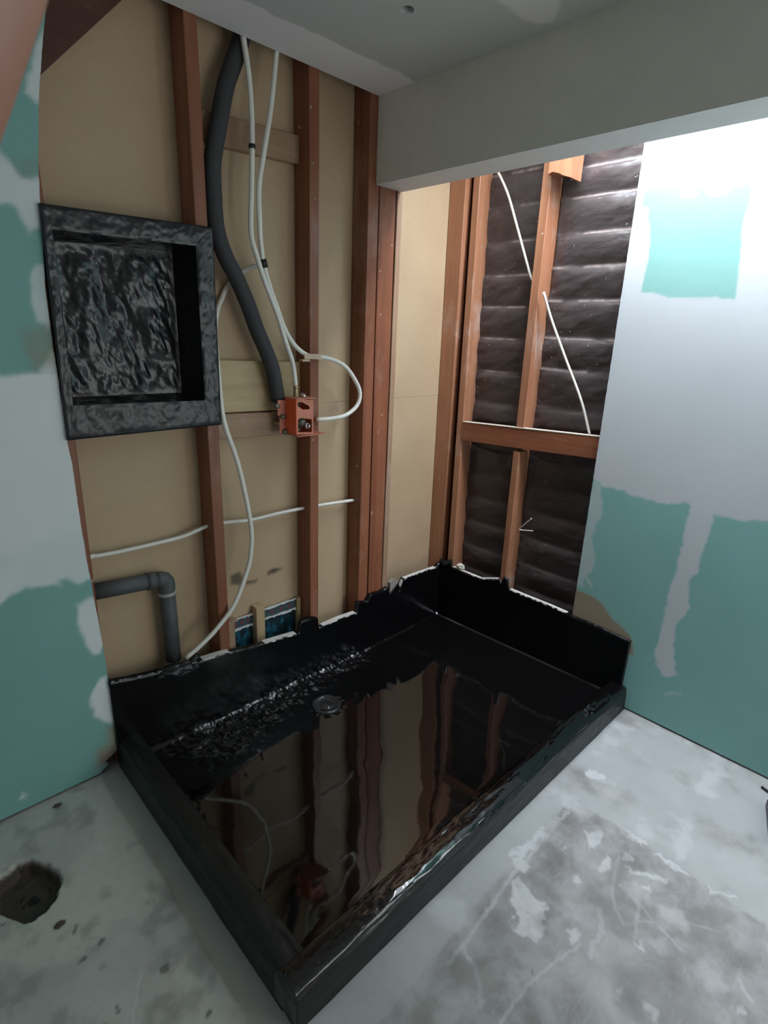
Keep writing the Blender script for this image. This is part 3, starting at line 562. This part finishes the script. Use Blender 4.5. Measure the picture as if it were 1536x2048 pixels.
# ------------------------------------------------------------------ ceiling, bulkhead, skylight shaft, the rest of the room
ce = empty('ceiling'); tag(ce, 'grey ceiling board with a pale plaster band and one small hole', kind='structure')
h0 = D['ceil_hole']; NXc, NYc = 400, 480
gx = np.linspace(-2.2, -.5435, NXc); gy = np.linspace(-1.9, .012, NYc); X, Y = np.meshgrid(gx, gy)
wx, wz = (fbm(X*20, Y*20, 3)-.5)*.02, (fbm(X*20+9, Y*20, 3)-.5)*.02
pl = np.maximum(sst(-.006, .006, sdist([(-2.3, -.15), (-1.6, -.150), (-1.2, -.157), (-.948, -.164), (-.638, -.179), (-.53, -.17), (-.53, .05), (-2.3, .05)], X+wx, Y+wz)), .8*sst(-.01, .01, sdist(D['ceil_patch'], X+wx, Y+wz)))
rr = np.hypot(X-h0[0], Y-h0[1]); Zc = np.full_like(X, ZC)+.03*(1-sst(.012, .018, rr))
cb = mesh('ceiling_board', np.stack([X, Y, Zc], -1).reshape(-1, 3), grid_faces(NYc, NXc), M['ceil'], ce, False, dict(plaster=pl.ravel(), hole=(1-sst(.012, .018, rr)).ravel()))
mb = MB(); mb.box(-3.5, -2.2, -3.5, .012, ZC, ZC+.012); mb.box(-2.2, -.5435, -3.5, -1.9, ZC, ZC+.012); mb.box(-3.5, -.5435, -3.5, .2, ZC+.05, ZC+.06); mb.box(-.405, .13, -.42, .2, 2.401, 2.413); mb.box(-.405, .13, -3.5, -2.05, ZC, ZC+.012)
mb.build('ceiling_board', M['ceil'], ce)
MB().box(-.5435, -.4053, -3.5, .0125, 2.0152, 2.90).build('bulkhead', M['bulkhead'], ce)
MB().box(-.5430, -.4055, -3.5, .0122, 2.0132, 2.0150).build('bulkhead_underside', M['bulkhead_under'], ce)
mb = MB(); mb.box(-.405, .13, -.432, -.420, 2.40, 2.712); mb.box(-.405, .0, -2.05, -.432, 2.70, 2.712); mb.box(0.0, .012, -2.05, -.44, 2.361, 2.71); mb.box(-.405, .0, -2.07, -2.05, 2.298, 2.71); mb.box(-.405, .13, -.44, -.20, 2.40, 2.41)
mb.build('skylight_shaft', M['white_paint'], ce)
o = MB().box(-3.52, -3.5, -3.5, .2, 0, 2.9).build('wall_far_left', M['white_paint']); tag(o, kind='structure')
o = MB().box(-3.5, .15, -3.52, -3.5, 0, 2.9).build('wall_rear', M['white_paint']); tag(o, kind='structure')

# ------------------------------------------------------------------ shower tray: black membrane over a raised screed
tray = empty('shower_tray', (-.85, -.5, 0)); tag(tray, 'large black membrane-coated shower tray with raised kerbs and wall upstands', 'shower tray')
def tmesh(name, v, f, mat, attrs=None, smooth=True, parent=None):
    o = mesh(name, [(p[0]+.85, p[1]+.5, p[2]) for p in v] if parent is None else v, f, mat, tray if parent is None else parent, smooth, attrs); return o
XI, YI = -1.606, -.970
def floor_z(x, y): return .008+.026*np.clip(-y/.925, 0, 1)+.014*sst(-.5, 0, x)
gx = np.linspace(XI-.02, -.012, 320); gy = np.linspace(YI-.02, -.010, 190); X, Y = np.meshgrid(gx, gy)
along = sst(-1.62, -1.40, X)*(1-sst(-.62, -.42, X)); rg = np.maximum((1-sst(.03, .26-.13*sst(-1.45, -.7, X)+.06*fbm(X*4, X*0, 2), -Y-.012))*along, .25*(1-sst(.0, .05, -Y-.012)))
rg = np.maximum(rg, .55*(1-sst(.0, .05, X-XI))*sst(-.62, -.2, Y)); dr = np.hypot(X+.950, Y+.225); rg = np.maximum(rg, .5*(1-sst(.05, .09, dr)))
Zt = floor_z(X, Y)+rg*(.015*(fbm(X*24, Y*24, 2)-.5)+.013*(fbm(X*58, Y*58, 2)-.5))
Zt += .009*(1-sst(0, .022, -Y-.010))**2+.006*(1-sst(0, .018, -.012-X))**2+.006*(1-sst(0, .02, Y-YI+.01))**2+.006*(1-sst(0, .02, X-XI+.01))**2
Zt += .0016*(fbm(X*7, Y*7, 2)-.5)
tmesh('tray_floor', np.stack([X, Y, Zt], -1).reshape(-1, 3), grid_faces(190, 320), M['membrane'], dict(rough=rg.ravel()))
def kerb(name, prof, s0, s1, n, along_x, seed):
    """sweep a rounded kerb section; prof lists (offset, z)"""
    P = []
    for (a, b) in zip(prof[:-1], prof[1:]):
        for k in range(6): t = k/6; P.append((a[0]+(b[0]-a[0])*t, a[1]+(b[1]-a[1])*t))
    P.append(prof[-1]); P = np.array(P)
    for _ in range(3): P[1:-1] = (P[:-2]+2*P[1:-1]+P[2:])/4
    ss = np.linspace(s0, s1, n); S, K = np.meshgrid(ss, np.arange(len(P)), indexing='ij'); A_ = P[K, 0]; Z_ = P[K, 1]
    nz = (fbm(S*11+seed, K*.35, 3)-.5); n2 = fbm(S*45+seed, K*.9, 3)-.5
    top = sst(.05, .10, Z_); A_ = A_+(.007*nz*(.4+.6*top)+.0016*n2*top)*(K < .6*len(P))+.0022*nz*(K >= .6*len(P)); Z_ = Z_+top*(.010*(fbm(S*5+seed*2, K*.15, 2)-.5)+.0032*n2)
    v = np.stack([S, A_, Z_] if along_x else [A_, S, Z_], -1).reshape(-1, 3); f = grid_faces(n, len(P)); np_ = len(P)
    f += [tuple(range(np_)), tuple((n-1)*np_+k for k in range(np_))]
    rough = .03*top+.12*sst(.45, .62, fbm(S*8+seed, K*.3, 3))*top
    return v, f, rough.ravel(), np_
v, f, rg, np_ = kerb('k', [(-1.058, .001), (-1.056, .05), (-1.054, .090), (-1.044, .106), (-1.015, .110), (-.990, .109), (-.977, .102), (-.973, .06), (-.972, .02)], -1.690, -.003, 220, True, 4)
o = tmesh('front_kerb', v, f, M['membrane'], dict(rough=rg+.2*(1-sst(-1.60, -1.35, v[:, 0])))); o.data.materials.append(M['membrane_side'])
mi = [1 if (p.center.y+0 < -1.050+.5 and p.center.z < .096) else 0 for p in o.data.polygons]; o.data.polygons.foreach_set('material_index', mi)
v, f, rg, np_ = kerb('k', [(-1.690, .001), (-1.689, .05), (-1.688, .092), (-1.680, .106), (-1.655, .110), (-1.628, .109), (-1.613, .102), (-1.608, .06), (-1.607, .012)], -1.0, -.002, 150, False, 9)
o = tmesh('side_kerb', v, f, M['membrane'], dict(rough=rg*.8+.9*(np.repeat(np.linspace(0, 1, 150), np_) > -1))); o.data.materials.append(M['membrane_side'])
mi = [1]*len(o.data.polygons); o.data.polygons.foreach_set('material_index', mi)
def upstand(top, axis, d0, d1, lo, hi, seed, name='upstand'):
    """fibre-cement upstand painted black; top follows the ragged painted line"""
    t = sorted(top); xs = np.linspace(lo, hi, int((hi-lo)/.004)+1); zt = np.interp(xs, [p[0] for p in t], [p[1] for p in t])+.004*(fbm(xs*70, xs*0+seed, 3)-.5)
    nz = 26; K = np.linspace(0, 1, nz); S = np.repeat(xs[:, None], nz, 1); Z_ = .01+(zt[:, None]-.01)*K[None, :]
    Dp = d0+.0018*(fbm(S*9+seed, Z_*9, 2)-.5)+.0003*(fbm(S*60, Z_*60, 2)-.5)
    st = (lambda s, d, z: np.stack([s, d, z], -1)) if axis == 'y' else (lambda s, d, z: np.stack([d, s, z], -1))
    v = st(S, Dp, Z_).reshape(-1, 3); f = grid_faces(len(xs), nz)
    vb = st(xs, np.full_like(xs, d1), zt-.001); n0 = len(v); nx = len(xs); lb = st(xs, np.full_like(xs, d1), np.full_like(xs, .01))
    v = np.concatenate([v, vb, lb])
    f += [(i*nz+nz-1, (i+1)*nz+nz-1, n0+i+1, n0+i) for i in range(nx-1)]
    f += [tuple(range(nz))+(n0, n0+nx), tuple((nx-1)*nz+k for k in range(nz))+(n0+nx-1, n0+2*nx-1)]
    return tmesh(name, v, f, M['membrane_wall'], dict(rough=np.concatenate([(.02+1.6*(K > .97)[None, :]+0*S).ravel(), 1.8+0*xs, 1.8+0*xs]))), t
upstand(D['upA'], 'y', -.013, .012, -1.689, -.012, 2); upstand(D['upB'], 'x', -.0135, -.001, -1.032, -.004, 7)
def edge_strip(top, axis, runs, d0, d1, dz=.0):
    """bare fibre-cement along the top of the upstand where the paint missed it"""
    t = sorted(top)
    for a, b in runs:
        mb = MB()
        xs = np.linspace(a, b, max(4, int(abs(b-a)/.012))); zt = np.interp(xs, [p[0] for p in t], [p[1] for p in t]); v = []; f = []
        for i, (x, z) in enumerate(zip(xs, zt)):
            w = d0+(.004*rnd.random()); h = .004*rnd.random()
            for d, zz in ((w, z-.001-h), (w+.002, z+.001+dz), (d1, z+.002+dz), (d1, z-.004)): v.append((x, d, zz) if axis == 'y' else (d, x, zz))
        for i in range(len(xs)-1):
            for k in range(4): f.append((i*4+k, i*4+(k+1) % 4, i*4+4+(k+1) % 4, i*4+4+k))
        f += [(0, 1, 2, 3), tuple((len(xs)-1)*4+k for k in range(4))]
        mb.add(v, f); mb.v = [(p[0]+.85, p[1]+.5, p[2]) for p in mb.v]
        o = mb.build('bare_sheet_edge', M['sheet_edge'], tray); tag(o, 'pale unpainted top edge of the upstand')
edge_strip(D['upA'], 'y', [(-1.365, -1.255), (-1.10, -.945), (-.80, -.606)], -.0150, .014)
edge_strip(D['upA'], 'y', [(-.31, -.05)], -.0148, .006)
edge_strip(D['upB'], 'x', [(-.375, -.095), (-.745, -.447)], -.0152, .004)
# drain puddle flange with a raised rim and clogged centre
dz = float(floor_z(np.array(-.95), np.array(-.225)))
dr = MB().lathe((-.950+.85, -.225+.5, dz-.001), (0, 0, 1), [(.062, .0), (.060, .007), (.053, .011), (.047, .008), (.040, .003), (.026, .003), (.022, .006), (.010, .007), (.003, .008)], 40, .10, 5).build('drain', M['membrane_drain'], tray, True)
MB().lathe((-.935+.85, -.232+.5, dz+.006), (0, 0, 1), [(.011, 0), (.010, .004), (.006, .001), (.003, -.001)], 16, .1).build('drain_hole', M['black_hole'], dr, True)
# grey plug wedged in a notch of the upstand, black collar puddle round the pipes
MB().slab([(-.386, .268), (-.327, .253), (-.326, .300), (-.340, .322), (-.362, .333), (-.385, .318)], 'y', -.010, .0100).build('plug', plain('grey_plug', (.30, .265, .235), .85), None)
bpy.data.objects['plug'].name = 'offcut'; tag(bpy.data.objects['offcut'], 'small grey brown offcut wedged in a notch of the black upstand', 'offcut')

# ------------------------------------------------------------------ wall niche
ni = empty('wall_niche', (-1.47, 0, 1.45)); tag(ni, 'recessed square wall niche coated in lumpy black membrane', 'wall niche')
def nmesh(name, XX, YY, ZZ, mat):
    return mesh(name, np.stack([XX+1.47, YY, ZZ-1.45], -1).reshape(-1, 3), grid_faces(*XX.shape), mat, ni, True)
IO = [(-1.684, 1.696), (-1.298, 1.706), (-1.297, 1.246), (-1.688, 1.251)]     # opening: TL TR BR BL
IB = [(-1.676, 1.680), (-1.326, 1.694), (-1.326, 1.262), (-1.680, 1.262)]     # back of the recess
OO = [(-1.7065, 1.752), (-1.239, 1.765), (-1.243, 1.162), (-1.7155, 1.155)]     # outer flange
def bil(q, u, v): return [(q[0][i]*(1-u)+q[1][i]*u)*(1-v)+(q[3][i]*(1-u)+q[2][i]*u)*v for i in (0, 1)]
u, v = np.meshgrid(np.linspace(0, 1, 110), np.linspace(0, 1, 130)); xb, zb = bil(IB, u, v)
bumps = (fbm(xb*17, zb*9+xb*7, 2)-.5)*.022+(fbm(xb*48+zb*16, zb*30, 2)-.5)*.009
nmesh('niche_back', xb, .092+bumps*sst(0, .08, np.minimum(np.minimum(u, 1-u), np.minimum(v, 1-v))), zb, M['membrane_niche'])
FY = -.012
for k, nm in enumerate(('niche_top', 'niche_side', 'niche_sill', 'niche_side')):
    a, b = IO[k], IO[(k+1) % 4]; c_, d_ = IB[k], IB[(k+1) % 4]
    s, t = np.meshgrid(np.linspace(0, 1, 80), np.linspace(0, 1, 18))
    x = (a[0]*(1-s)+b[0]*s)*(1-t)+(c_[0]*(1-s)+d_[0]*s)*t; z = (a[1]*(1-s)+b[1]*s)*(1-t)+(c_[1]*(1-s)+d_[1]*s)*t; y = FY+(.094-FY)*t
    bb = (fbm(s*14+k*9, t*5, 4)-.5)*.012*np.sin(np.pi*t)*np.sin(np.pi*s)
    nmesh(nm, x+(bb if k % 2 else 0), y, z+(0 if k % 2 else bb), M['membrane_niche'])
    e, g = OO[k], OO[(k+1) % 4]
    s, t = np.meshgrid(np.linspace(0, 1, 110), np.linspace(0, 1, 16))
    x = (e[0]*(1-s)+g[0]*s)*(1-t)+(a[0]*(1-s)+b[0]*s)*t; z = (e[1]*(1-s)+g[1]*s)*(1-t)+(a[1]*(1-s)+b[1]*s)*t
    bb = (fbm(x*38+k*3, z*38, 3)-.5)*.006+(fbm(x*110, z*110, 2)-.5)*.002; win = np.minimum(sst(0, .12, t), sst(0, .12, 1-t))
    yy = FY-np.abs(win)*.002+bb*win
    x2 = np.concatenate([x[:1], x]); z2 = np.concatenate([z[:1], z]); y2 = np.concatenate([np.full_like(x[:1], .013), yy])
    nmesh('niche_flange', x2, y2, z2, M['membrane_flange'])
MB().box(-1.686+1.47, -1.290+1.47, .1035, .1038, 1.24-1.45, 1.71-1.45).build('niche_backing', M['band'], ni)

# ------------------------------------------------------------------ plumbing and wiring
def pipe(name, label, cat, pts, r, mat, n=12, step=.015, group=None):
    P = smoothpath(pts, step); base = P[len(P)//2]; root = MB(); root.tube([p-base for p in P], r, n)
    o = root.build(name, mat, None, True); o.location = base; tag(o, label, cat, group); return o, base
def clip(parent, base, p, d, r, mat, name='pipe_clip', w=.012):
    p = Vector(p)-base; d = Vector(d).normalized(); o = MB().tube([p-d*w*.5, p+d*w*.5], r, 12).build(name, mat, parent, True); return o
WP = 'white plastic pipe'
o, b = pipe('water_pipe', 'white plastic pipe running from ceiling straight into top of orange mixer', 'water pipe', D['pipe1'], .0085, M['white_pipe'], group='slim water pipes on the stud wall')
clip(o, b, D['pipe1'][4], (0, 0, 1), .0105, M['band'])
o, b = pipe('water_pipe', 'white plastic pipe from ceiling that loops round into right side of orange mixer', 'water pipe', D['pipe2'], .0085, M['white_pipe'], group='slim water pipes on the stud wall')
i7 = Vector(D['pipe2'][7]); clip(o, b, i7, Vector(D['pipe2'][8])-i7, .0125, M['band'], 'tee_fitting', .026)
c0 = Vector(D['clips'][2])-b; MB().box(c0.x-.038, c0.x+.040, c0.y-.012, c0.y-.0088, c0.z-.009, c0.z+.010, .001).box(c0.x-.045, c0.x-.012, c0.y-.010, c0.y+.014, c0.z-.018, c0.z-.010, .001).build('saddle_clip', M['sandy'], o)
o, b = pipe('water_pipe', 'white plastic pipe passing behind grey lagging then bowing down to the upstand', 'water pipe', D['pipe3'], .0085, M['white_pipe'], group='slim water pipes on the stud wall')
o, b = pipe('water_pipe', 'thin cream pipe running almost level through the drilled studs', 'water pipe', D['pipe4'], .0070, M['cable'], group='slim water pipes on the stud wall')
clip(o, b, D['pipe4'][0][:1]+D['pipe4'][0][1:], (1, .1, 0), .0080, M['cable'], 'end_cap', .03)
lg = [(x+.008*(1 if 1.8 < z < 2.05 else .3), y, z) for x, y, z in D['lag']]; lg = lg[:-2]+[(-.985, .044, 1.266), (-.974, .051, 1.225)]
o, b = pipe('lagged_pipe', 'thick dark grey foam-lagged pipe curving from ceiling down to mixer', 'lagged pipe', lg, .0265, M['lagging'], 18)
# waste pipe
wp = empty('waste_pipe', (-1.447, .06, .60)); tag(wp, 'grimy grey waste pipe with an elbow dropping into the black upstand', 'waste pipe')
off = Vector((-1.447, .06, .60)); sub = lambda pts: [Vector(p)-off for p in pts]
MB().tube(sub(D['waste_h']), .0275, 20).build('branch_pipe', M['waste'], wp, True)
MB().tube(sub([D['waste_v'][0], D['waste_v'][1], (-1.445, .06, .30)]), .0275, 20).build('drop_pipe', M['waste'], wp, True)
MB().tube(sub(smoothpath(D['waste_e'], .008)), .0285, 20).build('elbow', M['waste'], wp, True)
MB().tube(sub([(-1.4475, .06, .578), (-1.447, .06, .566)]), .0315, 20).build('collar', plain('pale_collar', (.42, .42, .40), .5), wp, True)
MB().tube(sub([(-1.515, .06, .6333), (-1.488, .06, .6311)]), .0305, 20).build('collar', M['waste'], wp, True)
bm = bmesh.new(); bmesh.ops.create_icosphere(bm, subdivisions=4, radius=1)
for q in bm.verts:
    kk = 1+.35*mnoise.noise(q.co*2.2); q.co = Vector((-1.46+q.co.x*.078*kk+.85, -.010+q.co.y*.028*kk+.5, .296-q.co.x*.012+q.co.z*.024*kk))
me = bpy.data.meshes.new('membrane_collar'); bm.to_mesh(me); bm.free(); me.materials.append(M['membrane_flange']); me.polygons.foreach_set('use_smooth', [True]*len(me.polygons)); link(bpy.data.objects.new('membrane_collar', me), tray)
MB().tube(sub([(-1.377, .004, .318), (-1.397, .008, .296), (-1.425, .014, .284)]), .0125, 12).build('elbow_stub', M['band'], wp, True)
# cables on the right wall
pipe('electric_cable', 'white cable slanting down behind the stud across black building paper', 'cable', D['cable'], .0055, M['cable'], 8, group='white cables on the right wall')
pipe('electric_cable', 'white cable from a stud hole slanting down to the right end of the rail', 'cable', D['cable2'], .0055, M['cable'], 8, group='white cables on the right wall')
pipe('wire_offcut', 'short curled white wire end beside lower stud over black paper', 'wire', D['nail'], .0028, M['cable'], 6, .006)
# mixer valve
mx = empty('shower_mixer', (-.925, -.02, 1.17)); tag(mx, 'orange boxed shower mixer with brass valve set between studs', 'shower mixer')
mo = Vector((-.925, -.02, 1.17))
def mpart(name, mb, mat, smooth=False, parent=None):
    mb.v = [tuple(Vector(p)-mo) for p in mb.v]; return mb.build(name, mat, parent or mx, smooth)
fr = [(-.962, 1.108), (-.887, 1.104), (-.887, 1.232), (-.962, 1.239)]
holes = [[(-.958, 1.213), (-.958, 1.226), (-.940, 1.227), (-.905, 1.210), (-.903, 1.198), (-.935, 1.199)], [(-.957, 1.117), (-.893, 1.112), (-.893, 1.160), (-.945, 1.169), (-.957, 1.162)]]
cov = mpart('mixer_cover', MB().slab(fr, 'y', -.052, -.049, holes), M['orange_pale'])
mpart('cover_side', MB().box(-.965, -.9615, -.052, .020, 1.107, 1.239, .001), M['orange'])
mpart('cover_side', MB().box(-.8885, -.8855, -.050, .030, 1.104, 1.232, .001), M['orange'])
mpart('cover_lip', MB().box(-.968, -.880, -.060, .020, 1.2375, 1.2405, .001), M['orange_pale'])
mpart('cover_lip', MB().box(-.966, -.835, -.062, .030, 1.1005, 1.104, .001), M['orange_pale'])
mpart('valve_body', MB().lathe((-.925, .040, 1.150), (0, -1, 0), [(.036, 0), (.036, .03), (.030, .034), (.024, .05), (.024, .066), (.016, .07), (.014, .082)], 24).tube([(-.927, .0, 1.15), (-.927, .0, 1.235)], .013).tube([(-.93, .0, 1.148), (-.880, .0, 1.138)], .012), M['dull_metal'], True)
mpart('valve_screw', MB().lathe((-.900, -.030, 1.134), (0, -1, 0), [(.013, 0), (.013, .008), (.010, .011), (.009, .009), (.002, .008)], 16), M['chrome'], True)
mpart('pipe_connector', MB().lathe((-.9265, .0, 1.240), (0, 0, 1), [(.012, 0), (.012, .012), (.0105, .014), (.0105, .030), (.012, .032), (.012, .040), (.009, .042)], 8), M['brass'])
mpart('pipe_connector', MB().lathe((-.884, .0, 1.1385), (1, -.0, .0), [(.012, 0), (.012, .012), (.010, .014), (.010, .026)], 8), M['brass'])
mpart('valve_nut', MB().lathe((-.905, -.01, 1.2405), (.2, -.6, .6), [(.012, 0), (.012, .010), (.008, .014), (.003, .014)], 12), M['chrome'], True)
mpart('mounting_bracket', MB().box(-.998, -.9655, .016, .020, 1.172, 1.228, .001).box(-.990, -.9655, .017, .0205, 1.105, 1.172, .001), M['orange_pale'])
for (x, z), r in zip(D['mix']['bolts'], (.011, .0095, .011)):
    mpart('bolt', MB().lathe((x-.004, .020, z), (0, -1, 0), [(r, 0), (r, .012), (r*.8, .016), (r*.3, .017)], 10), M['dull_metal'], True)
mpart('backing_stem', MB().tube([(-.985, .070, 1.140), (-.985, .02, 1.140)], .008), M['brass']); mpart('backing_stem', MB().tube([(-.925, .075, 1.16), (-.925, .03, 1.16)], .014), M['brass'])
# crumb, box and lead at the right
def lump(name, c, r, mat, seed, sq=(1, 1, 1)):
    bm = bmesh.new(); bmesh.ops.create_icosphere(bm, subdivisions=3, radius=1)
    for q in bm.verts:
        k = 1+.45*mnoise.noise(q.co*1.7+Vector((seed, 0, 0))); q.co = Vector((q.co.x*sq[0], q.co.y*sq[1], q.co.z*sq[2]))*r*k
    me = bpy.data.meshes.new(name); bm.to_mesh(me); bm.free(); me.materials.append(mat); o = link(bpy.data.objects.new(name, me)); o.location = c; return o
o = lump('plaster_crumb', (.000, -.138, .345), .017, M['crumb'], 3, (1, 1.3, .8)); tag(o, 'cream plaster crumb lying on the upstand edge near the corner', 'crumb')
bx = empty('storage_case', (-.24, -1.83, 0)); tag(bx, 'dark purple flat case lying on floor, cut off by the right edge', 'case')
pp = [(-.146, -1.606), (-.328, -1.656), (-.43, -2.05), (-.16, -2.05)]
mb = MB().slab(pp, 'z', .001, .026); mb.v = [(p[0]+.24, p[1]+1.83, p[2]) for p in mb.v]; mb.build('case_body', M['purple'], bx)
mb = MB().slab([(a[0]*.985-.004, a[1]*.998-.006) for a in pp], 'z', .0262, .032); mb.v = [(p[0]+.24, p[1]+1.83, p[2]) for p in mb.v]; mb.build('case_lid', M['purple'], bx)
pipe('floor_cord', 'short black cord lying on pale floor at the right edge', 'cord', [(-.064, -1.576, .005), (-.072, -1.598, .005), (-.078, -1.62, .005), (-.070, -1.70, .005)], .0045, M['band'], 8)
# debris on the floor by the pit
for k, (c, r) in enumerate(D['floor_spots'][:2]):
    o = lump('grit_lump', (c[0], c[1], .003), r*.62, M['dirt'], 5+k, (1.3, .8, .35)); tag(o, ('dark grit lump on floor just under the left plasterboard', 'dark grit lump on floor between pit and tray')[k], 'grit', 'grit on the floor')

# ------------------------------------------------------------------ the photographer's hand: a finger strays over the lens
def cpt(x, y, z): return CAM_POS+CAM_R*x+CAM_U*y+CAM_F*z
def skin_hand():
    pts = []; edges = []; rad = []
    def add(p, r, prev=None):
        pts.append(cpt(*p)); rad.append(r); i = len(pts)-1
        if prev is not None: edges.append((prev, i))
        return i
    w0 = add((.055, .235, -.20), .031); w1 = add((.045, .200, -.115), .027, w0); pa = add((.030, .170, -.060), .030, w1)
    kn = [(-.012, .125, .018), (-.004, .150, .022), (.012, .168, .018), (.030, .176, .006)]
    chains = [[(-.021, .100, .036), (-.0380, .0565, .0485), (-.0468, .0340, .0505), (-.0535, .0155, .0515)],
              [(-.030, .150, .050), (-.048, .150, .030), (-.046, .150, .010)],
              [(-.010, .172, .050), (-.030, .176, .034), (-.030, .174, .014)],
              [(.012, .182, .036), (-.006, .188, .026), (-.008, .186, .010)]]
    for k, ch in zip(kn, chains):
        p = add(k, .0125, pa)
        for j, q in enumerate(ch): p = add(q, (.0105, .0098, .0092, .0076)[min(j, 3)], p)
    t = add((.002, .120, -.050), .014, pa); t = add((-.020, .098, -.030), .0115, t); add((-.030, .090, -.008), .0095, t)
    me = bpy.data.meshes.new('hand'); me.from_pydata([tuple(p) for p in pts], edges, []); o = link(bpy.data.objects.new('hand', me))
    sk = o.modifiers.new('skin', 'SKIN'); sk.use_smooth_shade = True
    for i, d in enumerate(me.skin_vertices[0].data): d.radius = (rad[i], rad[i]); d.use_root = (i == 0)
    sb = o.modifiers.new('sub', 'SUBSURF'); sb.levels = 2; sb.render_levels = 2
    me.materials.append(M['skin'])
    dg = bpy.context.evaluated_depsgraph_get(); dg.update(); me2 = bpy.data.meshes.new_from_object(o.evaluated_get(dg)); o.modifiers.clear(); o.data = me2
    if not me2.materials: me2.materials.append(M['skin'])
    return o
hand = skin_hand(); tag(hand, 'bare hand at the upper left corner, its blurred index finger straying over the view', 'hand')
